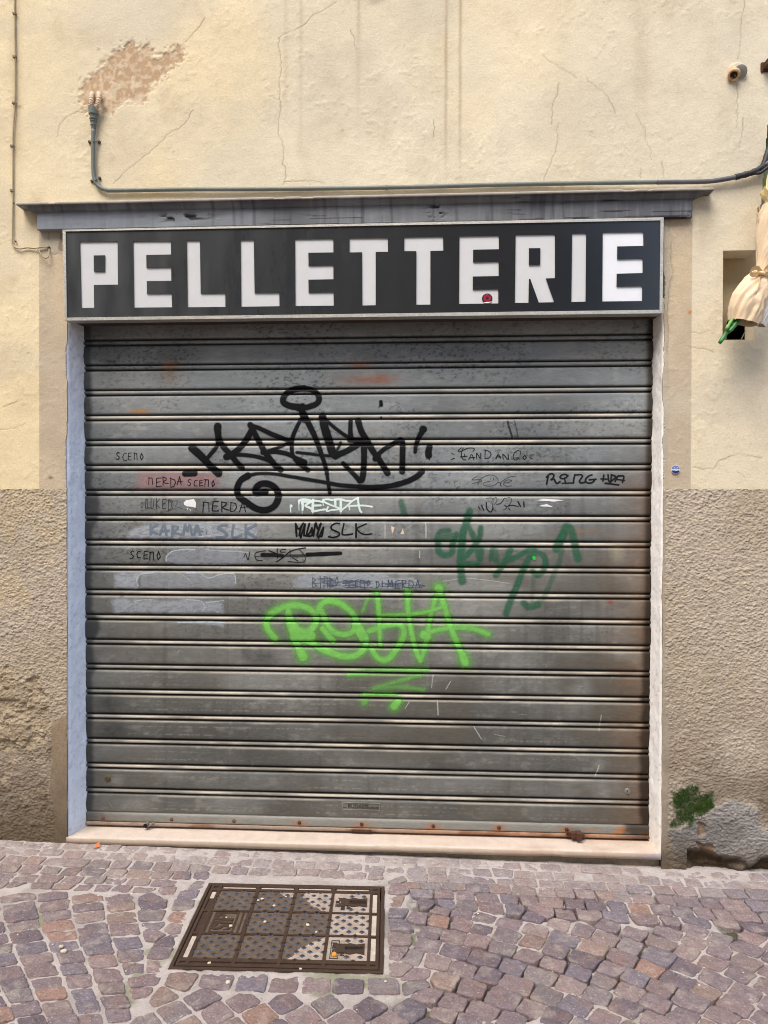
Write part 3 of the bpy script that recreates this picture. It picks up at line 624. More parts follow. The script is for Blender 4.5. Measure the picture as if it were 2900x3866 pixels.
c = mixc(c, srgb(114, 112, 104), sstep(1.55, .9, Z)*.75); c = mixc(c, srgb(92, 91, 86), sstep(.95, .3, Z)*.7)
tone = vn(slat*3.7, slat*0+2.2, 3); c = c*(.90+.2*tone)[..., None]
c = c*(.84+.32*fbm(X*5, Z*9, 4, 5))[..., None]
sp = sstep(.60, .70, fbm(X*95, Z*150, 6, 3))*sstep(.3, .6, fbm(X*5, Z*7, 2, 3)); c = mixc(c, srgb(68, 72, 74), sp*.75*(.35+.65*sstep(.6, 1.3, Z)))
c = mixc(c, srgb(176, 174, 164), sstep(.60, .78, fbm(X*22, Z*42, 7, 5))*.22)
fin = sstep(.66, .72, fbm(X*14, Z*420, 8, 3))*(tt < .72)*(tt > .1); c = mixc(c, srgb(176, 172, 160), fin*.08); run = sstep(.56, .78, fbm(X*34, Z*2.5+slat*.3, 3, 4)); c = mixc(c, srgb(84, 80, 74), run*.42*sstep(1.9, 1.2, Z)); c = mixc(c, srgb(158, 158, 152), sstep(.5, .8, fbm(X*2.1+7, slat*1.9, 12, 3))*.35)
# scuffed horizontal wear lines on the lower slats
for t0 in (.25, .42, .58):
    ln = np.exp(-((tt-t0)/.016)**2)*sstep(.42, .66, fbm(X*110+t0*50, slat*5.1, 9, 3))*sstep(.35, .6, fbm(X*2.5, slat*3.1+t0*9, 4, 3))*sstep(1.0, .5, Z)*sstep(.06, .3, dl); c = mixc(c, srgb(166, 162, 152), ln*.6); blot = fbm(X*2.6, Z*3.4, 10, 5); c = c*(.86+.28*blot)[..., None]; c = mixc(c, srgb(92, 88, 79), sstep(.5, .72, fbm(X*3.1+5, Z*4.4, 8, 4))*sstep(1.5, .8, Z)*(.18+.4*sstep(-.4, 1.1, X)))
bead_light = sstep(.825, .845, tt)*sstep(.95, .935, tt); c = mixc(c, srgb(214, 204, 186), bead_light*(.25+.6*sstep(.35, .7, fbm(X*5, slat*3.3, 3, 4)))*sstep(1.98, 1.7, Z))  # cream light caught by the beads painted in, fading out under the sign
rim = sstep(.03, .05, tt)*sstep(.12, .09, tt); c = mixc(c, srgb(190, 180, 162), rim*.42*sstep(.3, .65, fbm(X*4, slat*2.7+9, 6, 4))*sstep(1.98, 1.7, Z))  # upper slat edges painted pale as a broken highlight
grime = np.maximum(sstep(.70, .79, tt)*sstep(.835, .815, tt), np.maximum(sstep(.03, .0, tt), sstep(.945, .972, tt))); c = mixc(c, srgb(28, 27, 26), grime*.85)
# greasy ends of the slats
gl = sstep(.012, -.012, dl-.022-.016*fbm(Z*30, X*0+slat, 3, 3)-.03*sstep(.55, .75, fbm(Z*5, X*0, 6, 2))); c = mixc(c, srgb(40, 41, 40), gl*.88)
gs = sstep(.3, .0, dl)*.45*(.4+fbm(X*9, Z*9, 5, 3)); c = mixc(c, srgb(70, 74, 76), gs)
rw = sstep(.30, .0, dr+.10*fbm(X*5, Z*9, 2, 3))*sstep(1.75, 1.3, Z); c = mixc(c, srgb(116, 86, 58), rw*.72*(.4+.8*fbm(X*22, Z*30, 8, 4))); c = mixc(c, srgb(66, 50, 36), sstep(.085, .01, dr+.05*fbm(X*12, Z*16, 5, 3))*sstep(1.9, 1.3, Z)*.7)
gr = sstep(.02, -.006, dr-.016-.03*fbm(Z*26, slat, 7, 3)*sstep(1.1, .2, Z)); c = mixc(c, srgb(42, 32, 24), gr*.88)
def rust(px, py, rx, rz, col_, a, s=0):
    global c
    x0, z0 = U(px, py, YD); k = .00109
    m_ = np.exp(-((((X-x0)/(rx*k))**2+((Z-z0)/(rz*k))**2)**1.4))*a*(.45+.8*fbm(X*40, Z*60, 7+s, 4)); c = mixc(c, col_, np.clip(m_, 0, 1))
O1 = srgb(140, 94, 66); O2 = srgb(172, 124, 66)
for a in [(1395,1432,115,24,O1,.6),(1440,1434,45,16,srgb(156,88,56),.5),(1360,1376,46,12,O1,.75),(640,1376,34,20,O1,.55),(640,1412,36,40,srgb(128,100,64),.5),(532,1553,42,9,O2,.85),(460,2248,9,9,srgb(90,50,30),.95),(2305,2273,9,8,srgb(130,60,30),.95),(2190,2005,60,8,srgb(150,112,70),.5)]: rust(*a)
for a in [(990,2475,62,44,srgb(40,40,38),.62),(930,2470,30,30,srgb(60,60,58),.5),(420,2660,52,46,srgb(40,42,42),.6),(430,2760,60,44,srgb(40,42,42),.6),(2360,2760,60,70,srgb(96,76,52),.5),(420,1364,26,5,srgb(40,42,42),.8),(520,1990,40,30,srgb(90,80,66),.5),(2330,2085,26,36,srgb(150,142,116),.7)]: rust(*a)
# light chalky smears
for a in [(445,2950,30,26),(520,3040,60,30),(640,2920,70,26),(1150,2560,90,26),(1560,1895,60,24),(1300,1905,50,20),(1640,2290,60,26),(1450,2000,12,40),(1548,2000,6,40),(2260,2890,20,30),(1700,2480,40,26),(1520,1700,40,34)]: rust(*a, srgb(160,158,150), .3, 2)
M_sh = mat('galvanised_steel', attr=True, rough=.6, spec=.25, metal=.08, n_scale=45, n_amt=.07, n2_scale=190, n2_amt=.13, rough_var=.14, bump=.2, b_scale=70, b_dist=.002, stretch=(.22, 1, 1))
V = np.stack([X, sh_y(X, Z), Z], -1); nz, nx = X.shape; idx = np.arange(nx*nz).reshape(nz, nx); q = np.stack([idx[:-1, :-1], idx[:-1, 1:], idx[1:, 1:], idx[1:, :-1]], -1).reshape(-1, 4)
o = mesh_np('slat_curtain', V.reshape(-1, 3), q, M_sh, None, col=c); own(sh_t, o)

# bottom rail: panel foot, flat bar and the rusty angle iron under it
def zpx(y): return U(337, y, YD)[1]
def strip(name, prof, colf, m):
    zz = np.array([p[0] for p in prof]); yy = np.array([p[1] for p in prof]); X, Z = np.meshgrid(np.arange(SXL+.006, SXR-.006, .004), zz); Y = YD - np.repeat(yy[:, None], X.shape[1], 1) - dent(X, Z*0)*.6
    V = np.stack([X, Y, Z], -1); nz, nx = X.shape; idx = np.arange(nx*nz).reshape(nz, nx); q = np.stack([idx[:-1, :-1], idx[:-1, 1:], idx[1:, 1:], idx[1:, :-1]], -1).reshape(-1, 4)
    if zz[0] > zz[-1]: q = q[:, ::-1]
    o = mesh_np(name, V.reshape(-1, 3), q, m, None, col=colf(X, Z)); own(sh_t, o); return o
RIV = [390, 649, 884, 1131, 1366, 1636, 1884, 2139]
zr = zpx(3084)
def rail_col(X, Z):
    c = np.broadcast_to(srgb(136, 134, 126), X.shape+(3,)).copy(); c = c*(.85+.3*fbm(X*8, Z*40, 4, 4))[..., None]
    c = mixc(c, srgb(46, 46, 44), sstep(.25, -.05, X-SXL+.1*fbm(X*9, Z*20, 3, 3)-.05)*.75)
    for k, px in enumerate(RIV):
        x0 = U(px, 3090, YD)[0]; a = .25 if k < 3 else .85
        c = mixc(c, srgb(166, 100, 52), np.clip(np.exp(-((((X-x0)/.028)**2+((Z-zr+.004)/.013)**2)))*a*(.4+fbm(X*60, Z*60, 5, 3)), 0, 1))
    c = mixc(c, srgb(178, 112, 60), sstep(SXR-.36, SXR-.16, X)*sstep(.4, .6, fbm(X*16, Z*50, 3, 3))*.9); return mixc(c, srgb(44, 32, 24), sstep(SXR-.10, SXR-.05, X+.05*fbm(X*30, Z*40, 6, 3))*.85)
strip('bottom_rail', [(zend, prof_out(zend)), (zpx(3062), -.004), (zpx(3066), .001), (zpx(3070), .004), (zpx(3076), .0045), (zpx(3084), .0045), (zpx(3092), .0045), (zpx(3097), .004), (zpx(3098.5), -.004)], rail_col, M_sh)
def ang_col(X, Z):
    c = np.broadcast_to(srgb(150, 132, 116), X.shape+(3,)).copy(); c = mixc(c, srgb(168, 120, 84), sstep(-.3, .6, X)*.8*(.4+.8*fbm(X*14, Z*30, 3, 4))); c = mixc(c, srgb(112, 72, 48), sstep(.5, .7, fbm(X*9, Z*20, 8, 4))*.7)
    return mixc(c, srgb(60, 44, 34), sstep(SXR-.2, SXR-.03, X)*.8)
M_ang = mat('rusty_angle_iron', attr=True, rough=.75, spec=.3, n_scale=90, n_amt=.16, bump=.4, b_scale=140)
strip('angle_iron', [(zpx(3098.8), .002), (zpx(3099.5), .006), (zpx(3101), .0075), (zpx(3106), .008), (zpx(3111), .0075), (zpx(3112), .005), (zpx(3113), -.01)], ang_col, M_ang)
mb = MB(); mb.box(SXL, SXR, YD+.018, YD+.03, -.01, zk[-1]); o = mb.build('shutter_backing', mat('shutter_shadow_gap', srgb(24, 23, 22), rough=.9)); own(sh_t, o)
M_rust = mat('rust', srgb(82, 52, 38), rough=.85, n_scale=120, n_amt=.35, bump=.5, b_scale=200)
M_riv = mat('rivet_steel', srgb(92, 78, 66), rough=.7, n_scale=90, n_amt=.3)
rv = None
for k, px in enumerate(RIV):
    x0 = U(px, 3084, YD)[0]; pos = (x0, YD-.0045, zr)
    if rv is None:
        mb = MB(); mb.lathe((0, .002, 0), (0, -1, 0), [(0, .0078), (.0028, .0078), (.005, .0062), (.0066, .0035), (.0072, .0008)], 12); rv = mb.build('rivet', M_riv, None, smooth=True); r_ = rv
    else: r_ = rv.copy(); COL.objects.link(r_)
    if k >= 3 and r_.data.users > 0: r_.material_slots[0].link = 'OBJECT'; r_.material_slots[0].material = M_rust
    r_.parent = sh_t; r_.location = Vector(pos)-Vector(sh_t.location)
# locks
M_brass = mat('old_brass', srgb(104, 84, 58), rough=.5, metal=.4, n_scale=60, n_amt=.3); M_zinc = mat('zinc_lock', srgb(140, 138, 130), rough=.5, metal=.4)
for px, py, m in ((407.6, 2938.7, M_brass), (2368, 2986, M_zinc)):
    x0, z0 = U(px, py, YD); y0 = float(sh_y(x0, z0)); mb = MB()
    mb.lathe((x0, y0+.001, z0), (0, -1, 0), [(0, .0125), (.003, .0125), (.004, .011), (.0035, .0085), (.005, .0075), (.0052, .001)], 20); o = mb.build('lock_cylinder', m, None, smooth=True, angle=35); own(sh_t, o)
    mb = MB(); mb.box(x0-.001, x0+.001, y0-.0046, y0-.001, z0-.0045, z0+.0045); k_ = mb.build('keyhole', M_dark); k_.parent = o
# rusty hardware on the foot of the shutter
x0, z0 = U(1358, 3124, .092); x0 -= 0
mb = MB(); zc = zpx(3106)-.0005; xc = U(1366, 3120, YD)[0]
mb.box(xc-.042, xc+.042, YD-.0125, YD-.0085, zc-.006, zc+.005, .0015); mb.lathe((xc-.03, YD-.012, zc), (0, -1, 0), [(0, .003), (.002, .003), (.0025, .001)], 8); mb.lathe((xc+.03, YD-.012, zc), (0, -1, 0), [(0, .003), (.002, .003), (.0025, .001)], 8)
o = mb.build('catch_plate', M_rust); own(sh_t, o)
xc = U(2185, 3150, .09)[0]; zc = U(2185, 3148, .09)[1]; mb = MB()
mb.box(xc-.052, xc-.012, YD-.018, YD-.008, zc-.006, zc+.008, .002); mb.box(xc-.034, xc-.012, YD-.034, YD-.016, zc-.012, zc+.014, .004); mb.box(xc-.014, xc+.008, YD-.046, YD-.010, zc-.014, zc+.015, .003); mb.box(xc+.008, xc+.022, YD-.02, YD-.008, zc-.010, zc+.004, .002)
mb.lathe((xc-.045, YD-.016, zc+.008), (0, -1, 0), [(0, .005), (.004, .0045), (.005, .001)], 8)
o = mb.build('bolt_lug', M_rust); own(sh_t, o)
xc, zc = U(556, 3110, .092); mb = MB()
for k in range(10):
    a0, a1 = math.pi*k/10, math.pi*(k+1)/10
mb.tube([(xc, YD-.002, zc), (xc, YD-.03, zc-.0005)], [.0095, .0095], 12, cap=False); mb.add([(xc+.006, YD-.028, zc-.006), (xc+.02, YD-.008, zc+.006), (xc+.034, YD-.008, zc+.008), (xc+.012, YD-.026, zc-.007)], [(0, 1, 2, 3)])
o = mb.build('spring_latch', mat('latch_steel', srgb(120, 108, 96), rough=.6, n_scale=80, n_amt=.3)); own(sh_t, o)
mb = MB(); mb.lathe((xc, YD-.0285, zc), (0, -1, 0), [(0, .0088), (.0005, .0088)], 12); k_ = mb.build('latch_mouth', M_dark); k_.parent = o

# embossed maker's plate
def text_mesh(body, size, name, ext=.0006, bold=0.0, sx=1.0):
    cu = bpy.data.curves.new(name, 'FONT'); cu.body = body; cu.size = size; cu.extrude = ext; cu.align_x = 'CENTER'; cu.align_y = 'CENTER'; cu.offset = bold; cu.resolution_u = 3
    t = bpy.data.objects.new('t', cu); COL.objects.link(t); dg = bpy.context.evaluated_depsgraph_get(); me = bpy.data.meshes.new_from_object(t.evaluated_get(dg)); bpy.data.objects.remove(t); me.name = name
    me.transform(Matrix.Diagonal((sx, 1, 1, 1))); return me
P = [U(1292, 3027, YD), U(1437, 3031, YD), U(1437, 3061, YD), U(1292, 3056, YD)]; cx, cz = np.mean(P, 0); y0 = YD-float(np.max(ko))-.0012
M_emb = mat('embossed_steel', srgb(150, 146, 134), rough=.5, metal=.25, n_scale=60, n_amt=.12); M_embd = mat('embossed_shadow', srgb(70, 68, 62), rough=.7)
wd, hd = .157/2, .0305/2; mb = MB()
for a, b, cc_, d_ in ((-wd, wd, hd-.002, hd), (-wd, wd, -hd, -hd+.002), (-wd, -wd+.002, -hd+.0021, hd-.0021), (wd-.002, wd, -hd+.0021, hd-.0021)): mb.box(cx+a, cx+b, y0, y0+.0035, cz+cc_, cz+d_, .0007)
plate = mb.build('maker_plate', M_emb); own(sh_t, plate)
for body, sz, dx, dz, sx_ in (('BUDASSI', .0235, -.014, 0, .95), ('LIVORNO', .0105, .050, -.005, .95), ('\u2014', .02, -.069, -.005, .8)):
    me = text_mesh(body, sz, 'raised_lettering', .0014, .0006 if sz > .012 else .0002, sx_); me.transform(Matrix(((1, 0, 0, cx+dx), (0, 0, -1, y0+.0012), (0, 1, 0, cz+dz), (0, 0, 0, 1)))); me.materials.append(M_embd)
    o = bpy.data.objects.new('raised_lettering', me); COL.objects.link(o); o.parent = plate
# ------------------------------------------------------------------ paint and pen on the shutter
KPX = .001094
ZKN = np.sort(zk)
def catmull(P, step):
    P = [np.array(p, float) for p in P]
    if len(P) == 1: return np.array(P)
    if len(P) == 2: n = max(2, int(np.linalg.norm(P[1]-P[0])/step)); return np.array([lerp(P[0], P[1], k/n) for k in range(n+1)])
    Q = [2*P[0]-P[1]] + P + [2*P[-1]-P[-2]]; out = []
    for i in range(1, len(Q)-2):
        n = max(2, int(np.linalg.norm(Q[i+1]-Q[i])/step))
        for k in range(n):
            t = k/n; out.append(.5*((2*Q[i])+(Q[i+1]-Q[i-1])*t+(2*Q[i-1]-5*Q[i]+4*Q[i+1]-Q[i+2])*t*t+(3*Q[i]-Q[i-1]-3*Q[i+1]+Q[i+2])*t**3))
    return np.array(out+[Q[-2]])
def paint(name, label, m, strokes=(), polys=(), cell=.002, soft=.0016, lift=.0005, straight=False, breakup=0.0, seed=0, surf=None, zlines=True):
    """strokes: (width_px, [(px,py)...], strength[, width_end_px]) in photograph pixels laid on the slat faces; polys: (outline_px, soft_m, noise_m, strength)"""
    S = []; xs_ = []; zs_ = []
    for st in strokes:
        w0, pts, a = st[0], st[1], st[2]; w1 = st[3] if len(st) > 3 else w0
        P = np.array([U(x, y, YD-.002) for x, y in pts]); C_ = P if (straight and len(P) > 1) else P
        C_ = np.concatenate([catmull(P[i:i+2], cell) for i in range(len(P)-1)]) if straight and len(P) > 1 else catmull(P, cell)
        rr = np.linspace(w0, w1, len(C_))*KPX/2*(1+.22*(fbm(C_[:, 0]*26, C_[:, 1]*26, 5, 2)-.5)); S.append((C_, rr, a)); xs_ += [C_[:, 0].min()-rr.max(), C_[:, 0].max()+rr.max()]; zs_ += [C_[:, 1].min()-rr.max(), C_[:, 1].max()+rr.max()]
    PL = []
    for pts, sf, nz_, a in polys:
        P = [U(x, y, YD-.002) for x, y in pts]; PL.append((P, sf, nz_, a)); m_ = sf+nz_; xs_ += [min(p[0] for p in P)-m_, max(p[0] for p in P)+m_]; zs_ += [min(p[1] for p in P)-m_, max(p[1] for p in P)+m_]
    x0, x1, z0, z1 = min(xs_)-soft*2, max(xs_)+soft*2, min(zs_)-soft*2, max(zs_)+soft*2
    gx = np.arange(x0, x1+cell, cell)
    kz = ZKN[(ZKN > z0) & (ZKN < z1)]; kz = np.concatenate([[z0], kz, [z1]]); gz = []
    for a, b in zip(kz[:-1], kz[1:]): gz += list(np.linspace(a, b, max(1, int(math.ceil((b-a)/cell)))+1)[:-1])
    gz = np.array(gz+[z1]); X, Z = np.meshgrid(gx, gz); A = np.zeros(X.shape)
    for C_, rr, a in S:
        B = np.zeros(X.shape)
        for (px, pz), r_ in zip(C_, rr):
            m_ = r_+soft; i0, i1 = np.searchsorted(gx, [px-m_, px+m_]); j0, j1 = np.searchsorted(gz, [pz-m_, pz+m_])
            if i1 <= i0 or j1 <= j0: continue
            dd = np.hypot(X[j0:j1, i0:i1]-px, Z[j0:j1, i0:i1]-pz); sl_ = (slice(j0, j1), slice(i0, i1)); B[sl_] = np.maximum(B[sl_], 1-sstep(r_-soft, r_+soft, dd))
        A = np.maximum(A, B*a)
    for P, sf, nz_, a in PL: A = np.maximum(A, poly_mask(X, Z, P, sf, nz_, 40, seed)*a)
    if breakup: A = A*(1-breakup*sstep(.45, .7, fbm(X*60, Z*160, seed+3, 4)))
    # paint does not reach the deep grooves between the slats
    A = A*sstep(-.012, -.006, prof_out(Z))
    idx = np.arange(A.size).reshape(A.shape); q = np.stack([idx[:-1, :-1], idx[:-1, 1:], idx[1:, 1:], idx[1:, :-1]], -1).reshape(-1, 4); q = q[(A.ravel()[q] > .015).any(1)]
    us = np.unique(q); rm = np.full(A.size, -1); rm[us] = np.arange(len(us)); V = np.stack([X, sh_y(X, Z)-lift, Z], -1).reshape(-1, 3)
    o = mesh_np(name, V[us], rm[q], m, None, attrs={'alpha': A.ravel()[us]}); own(sh_t, o)
    if label: o['label'] = label
    return o
def px(o, s, pts): return [(o[0]+x/s, o[1]+y/s) for x, y in pts]
def strokes(o, s, L): return [(w/s, px(o, s, p), a[0] if a else 1.0) + ((a[1]/s,) if len(a) > 1 else ()) for w, p, *a in L]
def pm(name, c, rough=.5, noise=.25, n_amt=.08): return mat(name, srgb(*c), rough=rough, spec=.16, n_scale=50, n_amt=n_amt, alpha_attr='alpha', alpha_noise=noise)

# painted-over patches first (closest to the steel)
C4 = ((400, 1700), 1.843)
M_blue = pm('blue_grey_paint_over', (172, 178, 184), .7, .35, .12); M_grey = pm('grey_paint_over', (150, 154, 160), .7, .3, .12); M_pink = pm('pink_overspray', (184, 140, 142), .7, .2); M_wht = pm('pale_paint_rim', (196, 204, 212), .7, .4)
paint('paint_patch', 'pale blue painted-over patch behind the faded grey writing', M_blue, polys=[(px(*C4, [(270,520),(460,508),(700,510),(1040,515),(1052,615),(800,612),(430,612),(150,605),(160,560)]), .010, .008, .85)], cell=.003, lift=.0004, breakup=.35, seed=1)
paint('paint_patch', 'grey painted-over patch with pale scraped rim', M_grey, polys=[(px(*C4, [(410,745),(470,700),(560,690),(760,690),(920,700),(1000,715),(960,790),(500,795),(430,775)]), .004, .006, .8)], cell=.003, lift=.0004, breakup=.3, seed=2)
paint('paint_patch', 'bluish painted-over patch on the slat under the small scribbles', M_blue, polys=[(px(*C4, [(60,870),(120,850),(240,855),(230,905),(215,930),(230,965),(60,960)]), .012, .01, .8), (px(*C4, [(240,850),(640,853),(780,870),(890,855),(905,900),(890,950),(240,962)]), .004, .006, .5)], cell=.003, lift=.0004, breakup=.3, seed=3)
paint('paint_patch', 'pale blue painted-over patch left of the green tag', M_blue, polys=[(px(*C4, [(40,1040),(120,1030),(240,1040),(560,1035),(690,1050),(800,1050),(820,1130),(200,1125),(60,1130)]), .012, .010, .72), (px(*C4, [(500,1195),(830,1195),(820,1240),(760,1215),(560,1205)]), .004, .006, .5)], cell=.003, lift=.0004, breakup=.3, seed=4)
C7 = ((1150, 2160), 3.53)
paint('paint_patch', 'blue-grey painted-over patch behind the scribbled-out line', M_blue, polys=[(px(*C7, [(-180,110),(-60,50),(0,40),(300,20),(1050,20),(1200,80),(1450,80),(1560,150),(1540,222),(900,222),(-100,215)]), .006, .008, .72)], cell=.003, lift=.0004, breakup=.35, seed=5)
C3 = ((420, 1690), 3.072)
paint('paint_patch', 'pink overspray patch behind two small words', M_pink, polys=[(px(*C3, [(330,300),(560,285),(1000,290),(1250,300),(1230,470),(700,480),(300,470)]), .030, .006, .5)], cell=.003, lift=.0004, seed=6)
rim = [(px(*C4, l), w) for l, w in [([(420,770),(425,735),(470,700),(560,690),(620,692)], 9), ([(690,690),(800,700),(920,703),(990,712)], 7), ([(225,945),(215,905),(240,862),(330,852)], 10), ([(560,853),(650,855),(700,885),(740,885),(790,865),(880,857),(900,880),(905,930)], 9), ([(200,1080),(225,1045),(330,1040)], 7), ([(560,1038),(660,1050),(690,1090),(670,1120)], 8), ([(700,1060),(820,1045)], 8), ([(640,600),(900,590),(1020,610),(1050,560)], 9), ([(480,530),(660,512),(900,530)], 5), ([(500,1200),(700,1195),(830,1200)], 8), ([(620,1040),(600,790),(840,795)][1:], 6)]]
for p, w in rim: paint('paint_rim', None, M_wht, [(w/1.843, p, .8)], cell=.002, soft=.0022, lift=.0006, breakup=.35, seed=8)

# black spray tag
C1 = ((680, 1440), 3.318); C2 = ((1120, 1440), 3.19)
M_blk = pm('black_spray_paint', (16, 17, 20), .5, .03)
B = strokes(*C1, [(95, [(150,835),(260,930),(370,1050),(480,1150)]), (102, [(473,565),(470,600),(476,650)], 1, 88), (85, [(476,650),(485,740)]), (50, [(485,740),(450,830),(400,890),(340,965)]), (72, [(490,740),(560,840),(640,920),(700,1000),(775,1085)]),
  (82, [(640,920),(580,945)]), (80, [(640,925),(740,840),(830,730),(900,600),(880,545)]), (76, [(890,555),(960,700),(1060,880),(1110,950),(1200,1060),(1260,1105)]), (58, [(900,555),(1000,590),(1150,660),(1290,715),(1400,745)]),
  (40, [(1400,750),(1250,820),(1100,870),(1040,885)]), (76, [(1040,885),(1075,890)]), (54, [(650,915),(800,920),(950,940),(1100,985),(1185,1035)]), (60, [(1060,890),(1200,880),(1350,910),(1450,960),(1565,1010)]), (66, [(1480,1030),(1560,1020)]),
  (52, [(1490,1030),(1430,960),(1400,860),(1405,720),(1450,600),(1510,480)]), (62, [(1500,1035),(1600,1110)], .9), (78, [(1535,310),(1530,400),(1560,480)]), (80, [(1540,325),(1400,312),(1310,275),(1290,225),(1330,155),(1430,100),(1560,85)]),
  (75, [(60,1155),(180,1150)]), (70, [(470,1145),(475,1150)]),
  (44, [(1659,1240),(1400,1195),(1200,1160),(1000,1152),(870,1175)], .9), (84, [(850,1180),(760,1240),(715,1340),(735,1440),(830,1510),(950,1590),(1070,1612),(1180,1560),(1232,1450),(1200,1345),(1110,1285),(1010,1285),(945,1345),(960,1400),(1070,1385)])])
B += strokes(*C2, [(70, [(40,85),(160,95),(240,140),(272,205),(245,265),(150,305),(20,325)]), (76, [(80,380),(130,480),(200,620),(250,740),(300,880),(340,1000),(368,1120)], 1, 52), (44, [(368,1120),(385,1250),(400,1345)], .95), (96, [(312,430),(340,560),(390,720),(430,850),(468,890)]),
  (72, [(470,890),(600,840),(700,780),(760,745)]), (44, [(380,490),(500,590),(640,680),(770,712)]), (36, [(480,840),(520,765),(530,735)], .8), (58, [(650,480),(648,600),(655,690)]), (66, [(640,700),(860,720)]), (76, [(740,475),(780,600),(850,720),(920,840),(1000,950),(1095,1105)]), (72, [(980,890),(948,930)]),
  (56, [(970,890),(1050,820),(1180,740),(1250,705)]), (68, [(1250,705),(1275,740),(1275,900),(1272,1085)]), (72, [(810,740),(812,900),(805,1080),(788,1180),(760,1195)]), (62, [(760,1195),(700,1130),(620,1050),(560,985)], 1, 52), (36, [(0,855),(150,870),(300,890),(450,895)], .95),
  (82, [(1525,575),(1520,580)]), (66, [(1520,590),(1470,680),(1435,780),(1428,850)], 1, 46), (76, [(1600,790),(1588,840),(1590,890)]), (14, [(1596,880),(1598,940)]), (16, [(1575,880),(1577,915)]),
  (70, [(1510,1085),(1440,1150),(1300,1215),(1100,1262),(900,1275),(750,1268)], 1, 60), (56, [(750,1268),(600,1256),(500,1245),(300,1208),(100,1175),(-30,1150)], .9, 44), (44, [(1015,245),(1020,285)]), (12, [(1000,280),(995,315)]), (22, [(1018,433),(1020,436)]), (130, [(50,80),(60,130)][:1], .0)])
B = [b for b in B if b[2] > 0]
paint('graffiti_tag', 'large black spray tag with a loop on top and a swirl underneath', M_blk, B, cell=.0022, soft=.0024, lift=.0012)

# bright green spray tag
CG = ((900, 2150), 1.659); M_grn = pm('bright_green_spray', (122, 192, 92), .55, .22)
L = [(44, [(230,430),(185,370),(182,310),(240,255),(340,225),(430,240),(485,290),(478,350),(430,388),(370,370),(320,300)]), (46, [(312,255),(322,330),(345,420),(380,500),(405,550)]), (74, [(345,360),(400,420),(450,415)]), (62, [(395,520),(405,545)]), (40, [(482,300),(520,220),(570,198),(640,215),(710,270),(738,330),(720,385),(660,408),(590,385),(550,330),(520,260)]),
  (44, [(440,450),(540,505),(640,540),(720,542),(785,500),(798,430),(760,360)]), (44, [(530,370),(590,445)]), (66, [(740,350),(785,430)]), (22, [(780,260),(810,190),(860,148)], .6), (32, [(868,150),(880,260),(886,400),(890,485)]), (40, [(820,385),(930,350),(1000,342),(1035,370),(1030,430),(990,500),(930,565),(870,550),(830,490)], .95),
  (36, [(1060,140),(1065,270),(1090,420),(1115,510),(1140,570)]), (36, [(1140,570),(1165,500),(1185,400),(1200,310),(1230,200),(1255,130)], .9), (28, [(880,292),(1060,282),(1180,265),(1270,235),(1300,222)]), (40, [(1255,118),(1290,230),(1330,360),(1370,460),(1420,575)]), (54, [(1405,540),(1420,580)]), (34, [(1150,410),(1240,380),(1360,365),(1470,370),(1565,405)], .9), (62, [(1165,410),(1180,415)]), (60, [(1255,118),(1260,125)]),
  (30, [(690,655),(900,640),(1180,628)], .75), (24, [(1150,655),(1000,700),(850,745)], .6), (24, [(860,745),(1000,735),(1160,750)], .5), (24, [(790,785),(850,778),(980,780)], .75), (40, [(790,795),(790,830)], .55), (48, [(1000,828),(975,858)])]
L = strokes(*CG, L)
mist = [(w*2.0, p, .30*a_[0]) for w, p, *a_ in L]
paint('graffiti_tag', 'bright green spray tag across the middle slats', M_grn, L, cell=.0022, soft=.0085, lift=.0014, breakup=.12)
paint('overspray', None, M_grn, mist, cell=.003, soft=.016, lift=.0010)

# dark green spray tag
CD = ((1550, 1800), 2.074); M_dgr = pm('dark_green_spray', (42, 104, 74), .5, .25)
L = strokes(*CD, [(44, [(300,422),(235,432),(205,490)], .8), (46, [(220,480),(350,460)], .75), (46, [(360,450),(330,530),(325,590),(270,612),(222,585),(215,520)], .9), (58, [(462,272),(435,370),(408,450),(400,560),(392,660),(395,720),(402,815)], .95), (46, [(550,402),(540,470),(480,570),(382,662)], .9), (44, [(440,370),(500,480),(520,560),(540,645)], .85), (40, [(380,672),(450,675),(530,685)], .85), (44, [(555,570),(545,640)], .85), (42, [(645,555),(632,640)], .85), (36, [(660,555),(690,680)], .5), (44, [(670,650),(672,655)], .85), (46, [(785,570),(740,660),(690,745),(668,770)], .9), (40, [(735,665),(800,640),(900,590),(965,560)], .9), (50, [(970,570),(920,650),(870,760),(830,860),(780,980),(748,1070)], .9), (44, [(950,602),(1020,602),(1055,650),(1040,735),(990,770),(955,740)], .85), (52, [(1310,640),(1285,520),(1255,410),(1222,398)], .9), (64, [(1222,398),(1180,480),(1145,560)], .95), (40, [(1185,560),(1170,650),(1120,770),(1075,880)], .5), (52, [(885,990),(930,1018),(1000,998)], .8), (40, [(1070,880),(1040,950),(970,1005)], .45), (34, [(960,800),(950,990)], .25), (66, [(402,790),(404,815)], .9)])
L += [(22, px((900, 1350), 2.074, [(1275,1130),(1285,1170),(1298,1220)]), .7)]
paint('graffiti_tag', 'dark green spray tag in the right half of the shutter', M_dgr, [(w_, p_, a_[0]*.78) for w_, p_, *a_ in L], cell=.0022, soft=.0065, lift=.0010, breakup=.15)
paint('paint_blob', None, pm('green_drip', (40, 190, 70), .3, 0), strokes(*CD, [(26, [(966,632),(970,640)])]), cell=.0012, soft=.001, lift=.0022)

